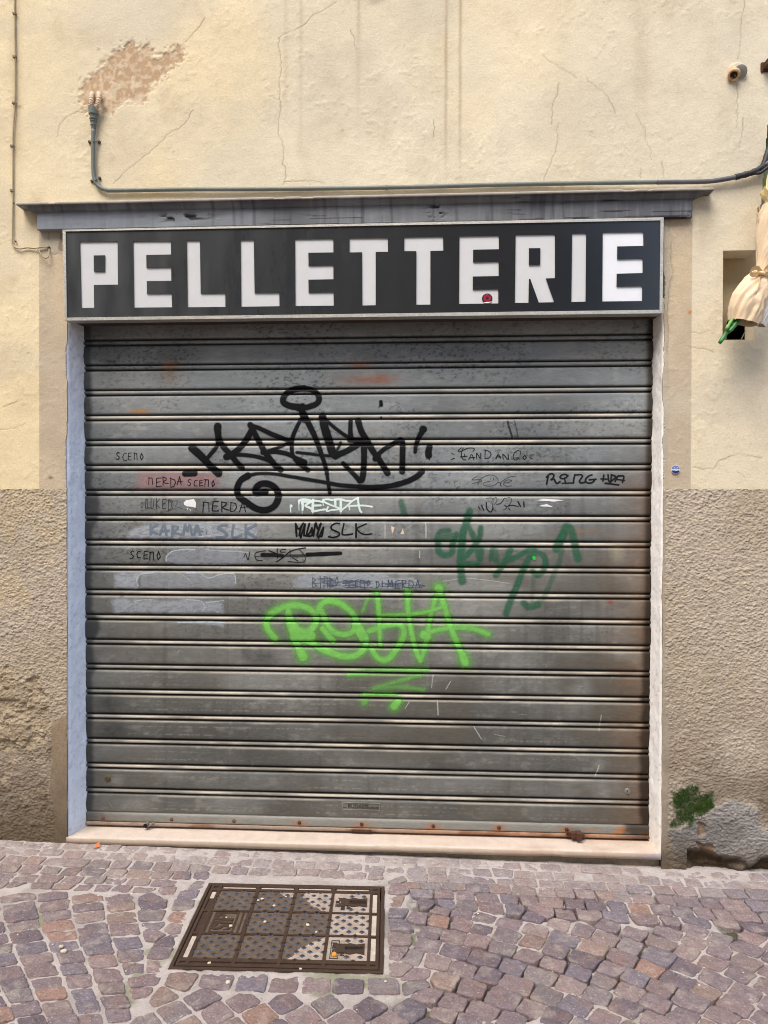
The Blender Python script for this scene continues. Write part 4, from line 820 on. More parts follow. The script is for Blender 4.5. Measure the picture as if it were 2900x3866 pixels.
# white block letters
CR_ = ((1080, 1870), 4.88); M_mint = pm('mint_white_marker', (212, 228, 220), .5, .05)
paint('graffiti_writing', 'mint white block letters RESTA with drips', M_mint, strokes(*CR_, [(58, [(95,195),(95,200)]), (24, [(80,200),(88,310)]), (52, [(240,110),(250,95),(330,80),(430,95),(480,120)]), (44, [(240,110),(238,170)], 1, 22), (16, [(238,170),(240,278)]), (56, [(300,130),(310,190),(305,270)], 1, 40), (12, [(300,270),(296,348)]), (44, [(440,130),(360,190),(440,230),(500,270)]), (50, [(500,85),(495,180),(488,290)]), (14, [(488,290),(487,340)]), (38, [(500,100),(590,105),(680,125)]), (40, [(510,190),(640,185)]), (40, [(500,300),(620,275),(720,258)]),
  (36, [(860,90),(760,75),(680,90),(720,130),(830,180),(980,240),(960,260),(850,270),(750,290),(775,215)]), (20, [(680,130),(688,190)]), (48, [(905,90),(910,180)]), (40, [(890,80),(1010,75),(1100,100),(1210,110)]), (48, [(1010,90),(1010,200),(1010,290)]), (14, [(1010,290),(1012,345)]), (36, [(1030,270),(1120,200),(1230,100),(1330,50)]), (42, [(1325,60),(1340,180),(1365,280),(1390,310)]), (36, [(1160,200),(1300,190),(1450,190),(1585,210)]), (26, [(1160,200),(1175,265)]), (44, [(330,120),(470,110)])]), cell=.0013, soft=.0007, lift=.0012)

# marker and pen
M_pen = pm('black_marker', (18, 18, 19), .5, .05); M_thin = pm('grey_pen', (48, 48, 47), .6, .15); M_blup = pm('blue_grey_marker', (116, 128, 140), .6, .25); M_navy = pm('dark_blue_pen', (66, 78, 98), .6, .2)
GL = {'S': [[(.95,.1),(.5,0),(.15,.22),(.35,.45),(.75,.6),(.85,.8),(.5,1),(.0,.95)]], 'C': [[(.95,.08),(.45,.08),(.1,.5),(.35,.95),(.95,.92)]], 'E': [[(.95,0),(.2,.08),(.12,.5),(.1,.95),(.95,.92)], [(.12,.5),(.75,.46)]], 'P': [[(.08,1),(.15,.05)], [(0,.05),(.8,.08),(.85,.95)]],
  'O': [[(.5,.1),(.15,.5),(.4,.95),(.85,.6),(.5,.1)]], 'R': [[(.1,1),(.12,0)], [(.05,.02),(.75,.1),(.65,.38),(.15,.55),(.55,.75),(1.15,.85)]], 'D': [[(.12,.05),(.1,1)], [(.05,.05),(.7,.2),(.9,.55),(.6,.9),(.1,1)]], 'A': [[(0,1),(.45,0),(.8,1)], [(.1,.62),(1.1,.6)]], 'K': [[(.12,0),(.1,1)], [(.95,0),(.14,.55),(1,1)]], 'L': [[(.2,0),(.1,.95),(.95,.9)]],
  'M': [[(.02,1),(.15,0),(.5,.65),(.85,0),(1,1)]], 'N': [[(.05,.7),(.2,.25),(.6,.95),(.9,0)]], 'B': [[(.1,0),(.1,1)], [(.1,.05),(.8,.2),(.15,.48),(.9,.75),(.1,1)]], 'I': [[(.5,0),(.5,1)]], 'n': [[(.1,1),(.1,.05),(.85,1),(.9,.0)]], 'a': [[(0,1),(.45,.2),(.85,1)], [(.1,.7),(.95,.68)]], 'U': [[(.1,0),(.15,.9),(.7,.95),(.85,0)]], 'Z': [[(.05,.05),(.9,.05),(.1,.95),(.95,.95)]]}
def word(o, s, txt, x0, y0, x1, y1, w, a=1.0, slope=0.0):
    L = []; n = len(txt); adv = (x1-x0)/n
    rj = random.Random(int(x0*7+y0*3+n))
    for k, ch in enumerate(txt):
        ju, jv, js = rj.uniform(-.06, .06), rj.uniform(-.06, .06), rj.uniform(.84, 1.1)
        for g in GL.get(ch, []): L.append((w*1.3*rj.uniform(.85, 1.15)/s, px(o, s, [(x0+adv*(k+.08+ju+.78*js*(u+rj.uniform(-.06, .06))), y0+(y1-y0)*(jv+js*(v+rj.uniform(-.05, .05)))+slope*(k+u)*adv) for u, v in g]), a))
    return L
paint('marker_writing', 'black pen word on the slat at the far left', M_pen, word(*C3, 'SCEPO', 55, 60, 390, 155, 7), cell=.0011, soft=.0005, lift=.0009, straight=True)
paint('marker_writing', 'two black pen words over the pink patch', M_pen, word(*C3, 'PERDA', 425, 345, 840, 445, 7) + word(*C3, 'SCEPO', 880, 370, 1215, 450, 7), cell=.0011, soft=.0005, lift=.0009, straight=True)
paint('marker_writing', 'black pen word beside the torn white sticker', M_pen, word(*C3, 'PERDA', 1050, 622, 1590, 740, 8), cell=.0011, soft=.0005, lift=.0009, straight=True)
paint('marker_writing', 'faint grey outlined pen scrawl left of the torn white sticker', M_thin, word(*C3, 'LUKED', 390, 600, 720, 725, 7, .8) + strokes(*C3, [(5, [(350,640),(365,630),(360,655),(345,645)]), (5, [(350,685),(365,678),(360,695),(348,690)]), (5, [(400,600),(420,600),(425,690),(470,700)]), (5, [(620,640),(680,600),(720,650),(700,720),(640,740)]), (5, [(720,620),(770,620),(750,680),(770,690),(830,710)])]), cell=.0012, soft=.0006, lift=.0009)
paint('marker_writing', 'black pen word left of the grey painted patch', M_pen, word(*C3, 'SCEPO', 215, 1200, 590, 1300, 8), cell=.0011, soft=.0005, lift=.0009, straight=True)
paint('marker_writing', 'faded blue-grey marker letters KARMA SLK on the pale blue patch', M_blup, word(*C3, 'KARMA', 435, 900, 1080, 1025, 22, .85) + word(*C3, 'SLK', 1215, 895, 1700, 1035, 24, .85) + strokes(*C3, [(16, [(1105,980),(1105,1000)], .8)]), cell=.0013, soft=.0009, lift=.0010)
CN = ((880, 2050), 3.77)
paint('marker_writing', 'crossed-out marker writing with a long black smear', M_pen, strokes(*CN, [(10, [(155,205),(180,150),(215,240),(240,120)]), (11, [(465,108),(390,120),(320,145),(315,200),(340,240),(415,248)]), (9, [(320,188),(380,185)]), (12, [(630,80),(632,215)]), (13, [(750,90),(700,90),(675,125),(745,130)]), (16, [(1030,68),(900,90),(800,130),(720,200),(620,268)]), (16, [(510,108),(620,150)]), (11, [(810,100),(815,190)]), (11, [(945,95),(1000,150),(1030,210),(1010,265),(930,275),(785,262)]), (12, [(840,205),(925,255)]), (62, [(420,170),(560,170),(700,180)], .85, 54), (36, [(700,178),(900,180),(1060,175)], .6, 44), (60, [(1060,165),(1300,155),(1530,145)], .92, 56)]), cell=.0014, soft=.0011, lift=.0011)
paint('marker_writing', 'thick black marker letters MALMA SLK under the mint letters', M_pen, strokes(*CR_, [(38, [(180,540),(195,750)]), (36, [(175,520),(235,620),(320,515)]), (38, [(305,530),(265,640),(245,740)]), (36, [(350,530),(300,680),(270,780)]), (36, [(350,530),(330,740)]), (36, [(430,520),(380,720),(400,740),(470,640)]), (34, [(470,620),(445,690),(480,600),(470,740),(340,740)]), (36, [(540,520),(505,745)]), (36, [(550,510),(590,620),(640,520)]), (36, [(640,530),(580,720),(600,780)]), (34, [(690,590),(610,760)]), (34, [(690,590),(660,750),(620,740)]),
  (30, [(985,520),(920,515),(840,560),(840,620),(920,660),(985,700),(960,750),(870,775),(785,762)]), (28, [(1068,520),(1035,680),(1050,725),(1140,725),(1225,710)]), (32, [(1292,525),(1292,775)]), (26, [(1480,525),(1400,560),(1310,610),(1360,680),(1450,720),(1580,710)])]), cell=.0012, soft=.0006, lift=.0010)
CF = ((1690, 1670), 4.484)
paint('marker_writing', 'small black pen word FANDANGO between dashes', M_pen, strokes(*CF, [(15, [(65,288),(115,270)]), (10, [(65,180),(110,205)]), (13, [(235,90),(185,135),(190,160),(250,140),(340,100),(420,95),(455,115),(430,150)]), (14, [(265,95),(235,180),(240,250),(270,290),(310,295)]), (13, [(215,245),(330,235)]), (12, [(290,195),(280,250)])]) + word(*CF, 'an', 355, 180, 590, 280, 12) + word(*CF, 'D', 600, 125, 770, 295, 12) + word(*CF, 'an', 800, 200, 1060, 285, 12) + strokes(*CF, [(12, [(1225,210),(1240,160),(1190,138),(1130,180),(1110,260),(1150,298),(1205,265),(1150,262)])]) + word(*CF, 'O', 1250, 215, 1360, 300, 12) + strokes(*CF, [(12, [(1390,215),(1460,210)]), (12, [(1390,255),(1435,280)])]), cell=.0011, soft=.0006, lift=.0010)
paint('marker_writing', 'thin grey looping signature below the pen word FANDANGO', M_thin, strokes(*CF, [(9, [(505,568),(415,632),(540,630),(570,660),(420,695)]), (8, [(510,725),(540,640),(640,570),(740,552),(830,590),(855,660),(800,720),(700,742),(610,720),(620,680),(720,660)]), (8, [(735,590),(730,630)]), (8, [(785,590),(775,635)]), (9, [(850,670),(890,690),(910,740),(890,700),(950,640),(1050,585),(1155,570)]), (9, [(960,690),(1060,670),(1080,640),(1000,640),(945,700),(1000,740),(1080,735)])]), cell=.0011, soft=.0006, lift=.0010)
paint('marker_writing', 'black pen scrawl between quote marks above the dark green tag', M_pen, strokes(*CF, [(16, [(520,1090),(550,1130)]), (18, [(575,1070),(615,1150)]), (20, [(655,1020),(660,1110),(700,1165),(740,1175),(770,1110)]), (8, [(660,950),(740,940),(770,990),(760,1080),(790,1150),(825,1165)]), (8, [(770,960),(820,930),(835,990),(780,1060)]), (12, [(830,1050),(900,1030),(940,980),(960,940)]), (8, [(970,950),(1060,935),(1080,990),(1020,1080),(960,1060),(1000,1110),(940,1145)]), (13, [(1000,1085),(1090,1065),(1200,1085)]), (12, [(1030,1110),(1060,1145)]), (22, [(1190,1000),(1235,1085)]), (20, [(1290,1010),(1295,1090)])]), cell=.0011, soft=.0006, lift=.0010)
CH_ = ((2040, 1770), 4.608)
paint('marker_writing', 'bold black marker words RING and HDA near the right jamb', pm('bold_black_marker', (26, 27, 30), .4, .05), strokes(*CH_, [(30, [(105,150),(150,100),(200,85),(235,110),(220,160),(185,190),(240,180),(265,230),(290,255),(340,225)]), (30, [(140,120),(125,190),(110,265)]), (28, [(480,120),(430,95),(370,110),(345,150),(390,170),(450,150),(480,115)]), (24, [(420,175),(440,235)]), (24, [(380,250),(580,245)]), (28, [(600,100),(585,170),(575,245)]), (28, [(600,110),(680,100),(735,120),(700,180),(680,220),(710,245),(765,235)]), (28, [(900,105),(850,120),(795,170),(790,220),(840,248),(910,235),(940,190),(855,190),(970,180)]), (28, [(1105,110),(1090,210)]), (28, [(1180,105),(1190,200),(1215,235)]), (24, [(1055,175),(1180,180)]), (26, [(1240,100),(1225,220)]), (28, [(1235,105),(1310,130),(1300,160),(1225,225)]), (28, [(1355,120),(1300,220)]), (28, [(1350,125),(1450,130),(1430,235)]), (24, [(1330,185),(1465,200)]), (28, [(1130,250),(1365,280)])]), cell=.0012, soft=.0006, lift=.0010)
random.seed(3); scr = word(*C7, 'BIPBO', 100, 60, 470, 195, 8, .7) + word(*C7, 'SCEPO', 500, 100, 900, 200, 8, .85) + word(*C7, 'DI', 945, 115, 1070, 205, 8, .85) + word(*C7, 'MERDA', 1095, 105, 1560, 210, 9, .9)
for k in range(60):
    a_ = random.choice([(90, 480, 80, 190), (500, 890, 105, 205), (500, 890, 110, 205), (90, 480, 90, 185), (1000, 1520, 150, 205)]); xa = random.uniform(a_[0], a_[1]-120); y_ = random.uniform(a_[2], a_[3]); scr.append((8/3.53, px(*C7, [(xa, y_), (xa+random.uniform(60, 200), y_+random.uniform(-14, 14))]), .7))
scr.append((9/3.53, px(*C7, [(1565, 168), (1612, 185)]), 1))
paint('marker_writing', 'dark blue pen line scribbled out above the green tag', M_navy, scr, cell=.0012, soft=.0006, lift=.0010, straight=True)
for s_ in ([(12, [(690,400),(720,500)], .8)], [(7, [(735,395),(758,500)], .5)]): paint('marker_stroke', None, M_thin, strokes((1500, 1350), 1.659, s_), cell=.0014, soft=.001, lift=.0008)
# torn paper and scratches
M_scrap = pm('torn_white_paper', (226, 226, 224), .8, 0)
stw = paint('torn_sticker', None, M_scrap, polys=[(px(*C3, [(845,640),(870,605),(960,598),(985,640),(980,700),(965,690),(880,685),(850,665)]), .001, .0025, 1), (px(*C3, [(868,700),(900,700),(890,730)]), .001, .002, .9), (px(*C3, [(900,712),(930,715),(925,738)]), .001, .002, .9)], cell=.0013, lift=.0013, seed=3)
M_bei = pm('torn_beige_paper', (214, 190, 166), .8, 0)
for P_, m_ in ((px(*CD, [(960,185),(1060,172),(1200,184),(1130,194)]), M_scrap), (px(*CD, [(1005,230),(1065,212),(1112,236)]), M_scrap), (px((950, 1800), 2.074, [(1095,390),(1120,395),(1110,440),(1098,450)]), M_bei), (px((950, 1800), 2.074, [(1165,450),(1185,400),(1198,450)]), M_bei)):
    paint('paper_scrap', None, m_, polys=[(P_, .001, .002, 1)], cell=.0013, lift=.0013, seed=6)
stw.parent = None; stw.matrix_parent_inverse = Matrix(); tag(stw, 'torn white paper sticker on the shutter between two pen words', 'sticker')
M_scr = pm('pale_scratch', (206, 204, 196), .6, .35); rs = random.Random(5); L = []
for k in range(45):
    x_ = rs.uniform(360, 2400); y_ = rs.choice([rs.uniform(1480, 3040), rs.uniform(2500, 3040)]); l_ = rs.uniform(6, 46); an = rs.uniform(-1.5, 1.5) if rs.random() < .6 else rs.uniform(-.2, .2); L.append((rs.uniform(1.2, 2.6), [(x_, y_), (x_+l_*math.cos(an), y_+l_*math.sin(an))], rs.uniform(.2, .55)))
L += [(3, px((950, 1800), 2.074, [(1318,580),(1316,635)]), .9), (4, px((950, 1800), 2.074, [(1365,360),(1365,440)]), .8), (6, px((950, 1800), 2.074, [(1045,380),(1046,480)]), .6), (5, px((1500, 1350), 1.659, [(180,1060),(180,1130)]), .8), (3, px(*CD, [(250,820),(420,795),(600,810),(770,835)]), .6), (5, px(*CG, [(1245,800),(1252,910)]), .6), (4, px(*CG, [(1330,700),(1300,750)]), .6), (4, px(*CG, [(1070,830),(1045,870)]), .6), (4, px(*CG, [(1222,650),(1210,740)]), .5), (5, [(2262, 2890), (2245, 2940)], .6), (4, [(2270, 2700), (2262, 2760)], .5), (4, [(1790, 2745), (1818, 2790)], .6)]
tag(paint('scratch_marks', None, M_scr, L, cell=.0014, soft=.0007, lift=.0007), kind='stuff')
# ------------------------------------------------------------------ pipes and cables on the wall
M_pvc = mat('grey_green_pvc', srgb(108, 114, 108), rough=.5, spec=.4, n_scale=40, n_amt=.12, n2_scale=6, n2_amt=.15)
M_black = mat('black_tape', srgb(44, 44, 48), rough=.55, spec=.35, n_scale=60, n_amt=.3, bump=.5, b_scale=80)
M_cream = mat('cream_corrugated_tube', srgb(206, 184, 160), rough=.7)
def W3(px_, py_, y): x, z = U(px_, py_, y); return (x, y, z)
def smooth_path(P, n=6):
    P = [np.array(p, float) for p in P]; Q = [2*P[0]-P[1]]+P+[2*P[-1]-P[-2]]; out = []
    for i in range(1, len(Q)-2):
        for k in range(n):
            t = k/n; out.append(.5*((2*Q[i])+(Q[i+1]-Q[i-1])*t+(2*Q[i-1]-5*Q[i]+4*Q[i+1]-Q[i+2])*t*t+(3*Q[i]-Q[i-1]-3*Q[i+1]+Q[i+2])*t**3))
    return out+[P[-1]]
con = thing('conduit', 'grey-green plastic conduit running down from the bare plaster patch and along the cornice top', 'pipe', W3(352, 411, -.02))
pth = smooth_path([W3(353, 485, -.016), W3(352, 560, -.015), W3(353, 640, -.014), W3(357, 675, -.014), W3(372, 702, -.014), W3(400, 717, -.014), W3(440, 719, -.014), W3(700, 715, -.013), W3(1000, 714, -.0125), W3(1459, 708, -.013), W3(1900, 697, -.014), W3(2300, 690, -.016), W3(2560, 687, -.02)], 6)
mb = MB(); mb.tube(pth, .0084, 12); own(con, mb.build('pipe', M_pvc, None, smooth=True))
o_ = Vector(W3(352.8, 408, -.019)); dn = Vector(W3(353, 487, -.016))-o_; L_n = dn.length; k_ = L_n/79
mb = MB(); mb.lathe(o_, dn, [(0, .0165), (.0005, .0195), (24*k_, .0190), (26*k_, .0150), (38*k_, .0140), (39*k_, .0158), (42*k_, .0158), (43*k_, .0128), (48*k_, .0122), (49*k_, .0135), (51*k_, .0135), (52*k_, .0112), (62*k_, .0106), (63*k_, .0122), (66*k_, .0122), (67*k_, .0100), (76*k_, .0096), (79*k_, .0088)], 20)
own(con, mb.build('reducer', M_pvc, None, smooth=True, angle=30))
for a in ([(350, 352, .012), (346, 366, -.016), (343, 392, -.024), (342, 404, -.022), (345, 418, -.020)], [(373, 352, .012), (374, 366, -.018), (370, 392, -.026), (365, 404, -.024), (360, 418, -.020)]):
    pth = smooth_path([W3(*q) for q in a], 26); mb = MB(); mb.tube(pth, [.0096+.0013*math.cos(2*math.pi*i/8) for i in range(len(pth))], 14); own(con, mb.build('corrugated_tube', M_cream, None, smooth=True))
for (ax, ay, bx, by, cx_, cy_) in ((338, 535, 374, 535, 353, 534), (347, 683, 376, 672, 361, 679)):
    p = [W3(ax, ay, -.004), W3(lerp(ax, cx_, .75), lerp(ay, cy_, .75), -.018), W3(cx_, cy_, -.0248), W3(lerp(bx, cx_, .75), lerp(by, cy_, .75), -.018), W3(bx, by, -.004)]
    mb = MB(); mb.tube(smooth_path(p, 5), .0024, 8); cl = mb.build('pipe_clip', M_pvc, None, smooth=True); own(con, cl)
    for q in ((ax, ay), (bx, by)): x, y, z = W3(*q, -.004); mb = MB(); mb.lathe((x, .004, z), (0, -1, 0), [(0, .0062), (.010, .006), (.012, .004), (.0122, .001)], 10); s_ = mb.build('screw', M_riv, None, smooth=True); s_.parent = cl
mb = MB(); x, y, z = W3(1459, 708, -.013); mb.tube([(x-.004, y, z), (x+.004, y, z)], .0105, 12); own(con, mb.build('pipe_clip', M_pvc, None))

cab = thing('power_cable', 'dark taped cable rising from the right end of the cornice to the recess edge', 'cable', W3(2560, 688, -.02))
pth = smooth_path([W3(2480, 688, -.024), W3(2600, 687, -.022), W3(2670, 685, -.020), W3(2720, 679, -.020), W3(2775, 669, -.022), W3(2830, 655, -.022), W3(2870, 636, -.022), W3(2905, 612, -.022), W3(2960, 590, .0)], 8)
mb = MB(); mb.tube(pth, [.0088 if i < 20 else .0092 for i in range(len(pth))], 12); own(cab, mb.build('sheath', mat('grey_cable', srgb(92, 92, 96), rough=.5, n_scale=30, n_amt=.15), None, smooth=True))
pt2 = smooth_path([W3(2776, 669, -.022), W3(2808, 661, -.023), W3(2838, 652, -.023), W3(2868, 638, -.022), W3(2890, 620, -.022)], 9); mb = MB(); mb.tube(pt2, [.0112+.0011*math.sin(i*1.9)+.0008*math.sin(i*.7) for i in range(len(pt2))], 12); own(cab, mb.build('tape_wrap', M_black, None, smooth=True))
mb = MB(); mb.tube(smooth_path([W3(2838, 653, -.024), W3(2870, 652, -.028), W3(2895, 634, -.03), W3(2935, 606, -.02)], 8), .0062, 10); mb.tube(smooth_path([W3(2880, 628, -.02), W3(2890, 604, -.018), W3(2897, 580, -.012), W3(2912, 540, .0)], 8), .011, 10); own(cab, mb.build('branch', M_black, None, smooth=True))

M_thin2 = mat('old_phone_wire', srgb(168, 150, 118), rough=.7, n_scale=20, n_amt=.2)
tel = thing('phone_wire', 'thin beige clipped wire running down the far left edge of the wall', 'cable', W3(52, 500, -.006))
mb = MB(); mb.tube(smooth_path([W3(52, -300, -.006), W3(55, 0, -.006), W3(57, 120, -.006), W3(58, 215, -.006), W3(57, 390, -.006), W3(51, 480, -.006), W3(49, 553, -.006), W3(49, 720, -.006), W3(48, 860, -.006), W3(47, 915, -.006), W3(49, 925, -.006), W3(60, 935, -.007), W3(78, 939, -.007), W3(105, 935, -.006), W3(132, 938, -.007), W3(160, 932, -.007), W3(180, 932, -.004), W3(184, 935, .006)], 6), .0032, 8); own(tel, mb.build('wire', M_thin2, None, smooth=True))
mb = MB(); mb.tube(smooth_path([W3(139, 937, -.007), W3(148, 948, -.012), W3(156, 962, -.018), W3(168, 973, -.020), W3(180, 972, -.018), W3(185, 960, -.012), W3(186, 944, -.006), W3(184, 938, .006)], 6), .0028, 8); own(tel, mb.build('wire_loop', M_thin2, None, smooth=True))
M_clip = mat('grey_clip', srgb(128, 116, 98), rough=.7); first = None
for px_, py_ in ((58, 55), (58, 218), (56, 392), (49, 554), (48, 722)):
    if first is None: mb = MB(); mb.box(-.0065, .0065, -.012, .002, -.0045, .0045, .0015); first = c_ = mb.build('wire_clip', M_clip)
    else: c_ = first.copy(); COL.objects.link(c_)
    c_.parent = tel; c_.location = Vector(W3(px_, py_, 0))-Vector(tel.location)
mb = MB(); x, y, z = W3(184, 935, -.002); mb.lathe((x, .004, z), (0, -1, 0), [(0, .006), (.0062, .0058)], 10); own(tel, mb.build('wall_hole', M_dark, None))
for q in ((52, 768), (60, 912)): mb = MB(); mb.lathe(W3(*q, -.003), (0, -1, 0), [(0, .004), (.005, .003)], 8); own(tel, mb.build('nail', M_rust, None))

# drain stub high on the right
x, z = U(2788, 262, -.02); stub = thing('pipe_stub', 'broken clay pipe stub poking out of the wall at upper right', 'pipe', (x, 0, z))
M_clay = mat('clay_pipe', srgb(188, 156, 120), rough=.85, n_scale=60, n_amt=.3, n2_scale=18, n2_amt=.25, bump=.5, b_scale=90)
mb = MB(); mb.lathe((0, .02, .016), (-.42, -1, -.92), [(0, .0235), (.05, .0230), (.062, .0220), (.064, .018), (.060, .0135), (.03, .013)], 22); mb.build('pipe', M_clay, stub, smooth=True, angle=40)
mb = MB(); mb.lathe((-.0132, -.0115, -.0130), (-.42, -1, -.92), [(0, .0138), (.002, .0134)], 18); mb.build('pipe_bore', mat('bore_dirt', srgb(74, 60, 48), rough=.95), stub)
mb = MB(); mb.lathe((.001, .006, .002), (0, -1, 0), [(0, .046), (.004, .042), (.009, .034), (.012, .028)], 22)
mb.v = [(a+.004*(vn(a*60, c_*60, 2)-.5), b+.003*(vn(a*90, c_*90, 3)-.5), c_+.004*(vn(a*60+9, c_*60, 4)-.5)) for a, b, c_ in mb.v]; mb.build('mortar_collar', mat('mortar_collar', srgb(196, 184, 158), rough=.9, n_scale=50, n_amt=.12, bump=.4), stub, smooth=True)
mb = MB(); mb.lathe((.010, -.004, .0), (-.1, -1, -.6), [(0, .0265), (.016, .0255), (.018, .020)], 16); mb.build('lead_sleeve', mat('lead', srgb(150, 148, 142), rough=.6, metal=.1), stub, smooth=True, angle=40)
x, z = U(2903, 244, -.02); peg = thing('iron_peg', 'rusty square iron peg in the wall at the far upper right edge', 'bracket', (x, 0, z))
mb = MB(); mb.box(-.016, .016, -.045, .02, -.012, .012, .003); mb.build('bar', M_rust, peg); mb = MB(); mb.box(-.024, .024, -.008, .004, -.02, .018, .004); mb.build('wall_plate', M_rust, peg)

# ------------------------------------------------------------------ bouquet hung in front of the recess
YB = -.115
bq = thing('flower_bouquet', 'flower bouquet wrapped in cream paper, tied with a bow, over the wall niche', 'bouquet', W3(2868, 1030, YB))
def paper(name, ax, rad, m, folds, seed, ruffle=0.0, n=96, sub=14, start=0):
    """ax: (px,py,depth) along the wrap, rad in px"""
    A = smooth_path([W3(*a) for a in ax], sub); rr = np.interp(np.linspace(0, 1, len(A)), np.linspace(0, 1, len(rad)), rad)*.00103
    rows = []
    for i, p in enumerate(A):
        t = i/(len(A)-1); d_ = np.array(A[min(i+1, len(A)-1)])-np.array(A[max(i-1, 0)]); d_ /= np.linalg.norm(d_); a = np.cross(d_, [0, 1, 0]); a /= np.linalg.norm(a); b = np.cross(a, d_)
        th = np.linspace(0, 2*math.pi, n, endpoint=False); s = fbm(np.cos(th)*1.1+5, np.sin(th)*1.1+t*1.6, seed, 3)-.5
        f = folds*(np.abs(np.sin(th*3.5+seed+t*2.6+1.5*s))**.6 + .35*np.abs(np.sin(th*8+t*5+seed*2+3*s)))
        cr_ = np.abs(fbm(np.cos(th)*2.3+np.sin(th)*1.1+t*2.2+seed, np.sin(th)*2.3+t*1.4-np.cos(th)*.6, seed+3, 3)-.5)*2; r_ = rr[i]*(1.06+s*.35-f*.30-.36*cr_**1.2); e = rr[-1]*ruffle*np.clip((t-.75)/.25, 0, 1)*(vn(np.cos(th)*2.2+3, np.sin(th)*2.2, seed)-.4)*2
        rows.append(p + r_[:, None]*(a*np.cos(th)[:, None]+b*.8*np.sin(th)[:, None]) + d_*e[:, None])
    V = np.array(rows); m_, n_ = V.shape[:2]; idx = np.arange(m_*n_).reshape(m_, n_); q = np.stack([idx[:-1], np.roll(idx[:-1], -1, 1), np.roll(idx[1:], -1, 1), idx[1:]], -1).reshape(-1, 4)
    o = mesh_np(name, V.reshape(-1, 3), q, m, None); own(bq, o); return o
M_pap = mat('cream_paper', srgb(226, 202, 168), rough=.6, spec=.3, n_scale=14, n_amt=.06, bump=.25, b_scale=22, b_dist=.006); M_pap2 = mat('yellow_tissue', srgb(246, 222, 158), rough=.6, n_scale=14, n_amt=.05)
M_film = mat('pale_film', srgb(214, 210, 204), rough=.3, spec=.6)
paper('wrapping_paper', [(2804, 1218, YB), (2822, 1150, YB), (2848, 1090, YB), (2876, 1030, YB)], [50, 60, 63, 58, 47, 27], M_pap, .06, 2)
paper('clear_film', [(2856, 1222, YB+.012), (2884, 1160, YB+.01), (2908, 1100, YB+.008), (2900, 1045, YB)], [30, 34, 34, 28, 16], M_film, .1, 7)
paper('wrapping_paper', [(2876, 1034, YB), (2893, 985, YB), (2912, 930, YB), (2934, 860, YB), (2948, 815, YB)], [25, 36, 52, 66, 78, 84], M_pap, .22, 5, .35)
paper('wrapping_paper', [(2912, 930, YB-.005), (2930, 850, YB), (2950, 770, YB), (2950, 690, YB)], [20, 42, 58, 74], M_pap2, .5, 9, .8)
M_rib = mat('satin_ribbon', srgb(236, 212, 170), rough=.35, spec=.5)
mb = MB()
for a in ([(2878, 1030, YB-.035), (2860, 1012, YB-.05), (2838, 1018, YB-.05), (2834, 1032, YB-.045), (2852, 1038, YB-.045), (2878, 1032, YB-.035)], [(2878, 1030, YB-.035), (2896, 1008, YB-.05), (2925, 1004, YB-.05), (2930, 1020, YB-.045), (2905, 1034, YB-.045), (2878, 1032, YB-.035)], [(2876, 1032, YB-.036), (2868, 1050, YB-.05), (2866, 1075, YB-.06)]):
    pth = smooth_path([W3(*q) for q in a], 8); n = len(pth); V = []
    for i, p in enumerate(pth): V += [tuple(p+np.array([0, -.006, .006])), tuple(p+np.array([0, .008, -.006]))]
    mb.add(V, [(2*i, 2*i+1, 2*i+3, 2*i+2) for i in range(n-1)])
mb.tube(smooth_path([W3(2848, 1022, YB-.022), W3(2876, 1030, YB-.04), W3(2904, 1040, YB-.02)], 6), .007, 8)
own(bq, mb.build('ribbon_bow', M_rib, None, smooth=True))
M_stem = mat('green_stem', srgb(62, 128, 66), rough=.45, spec=.4, n_scale=50, n_amt=.2); M_stem2 = mat('light_stem', srgb(116, 170, 84), rough=.45)
for k, (a, b, r_, m) in enumerate([((2790, 1195, YB), (2717, 1296, YB-.01), .0075, M_stem), ((2779, 1190, YB-.01), (2742, 1240, YB-.018), .0062, M_stem2), ((2800, 1200, YB-.006), (2752, 1248, YB-.014), .0078, M_stem)]):
    A, B_ = np.array(W3(*a)), np.array(W3(*b)); pth = [lerp(A, B_, t)+np.array([0, 0, .004*math.sin(t*3+k)]) for t in np.linspace(0, 1, 12)]; mb = MB(); mb.tube(pth, [r_*(1+.12*math.sin(i*2.1+k)) for i in range(12)], 12); own(bq, mb.build('stem', m, None, smooth=True))
rs = random.Random(4); M_pet = mat('cream_petal', srgb(240, 222, 170), rough=.6); M_leaf = mat('bouquet_leaf', srgb(64, 102, 52), rough=.5)
for k in range(7):
    c0 = np.array(W3(2950+rs.uniform(-60, 70), 740+rs.uniform(-70, 60), YB-.01+rs.uniform(-.03, .05))); mb = MB()
    for j in range(9):
        th = j*2.4; rr_ = .006+.0024*j; p = [c0+np.array([math.cos(th+u)*rr_, math.sin(th+u)*rr_*.8, .018+v*.012-j*.0015]) for u, v in ((-.5, 0), (.5, 0), (.4, 1), (-.4, 1))]; mb.add(p, [(0, 1, 2, 3)])
    if c0[0] > U(2915, 740, YB)[0]: own(bq, mb.build('flower', M_pet, None))

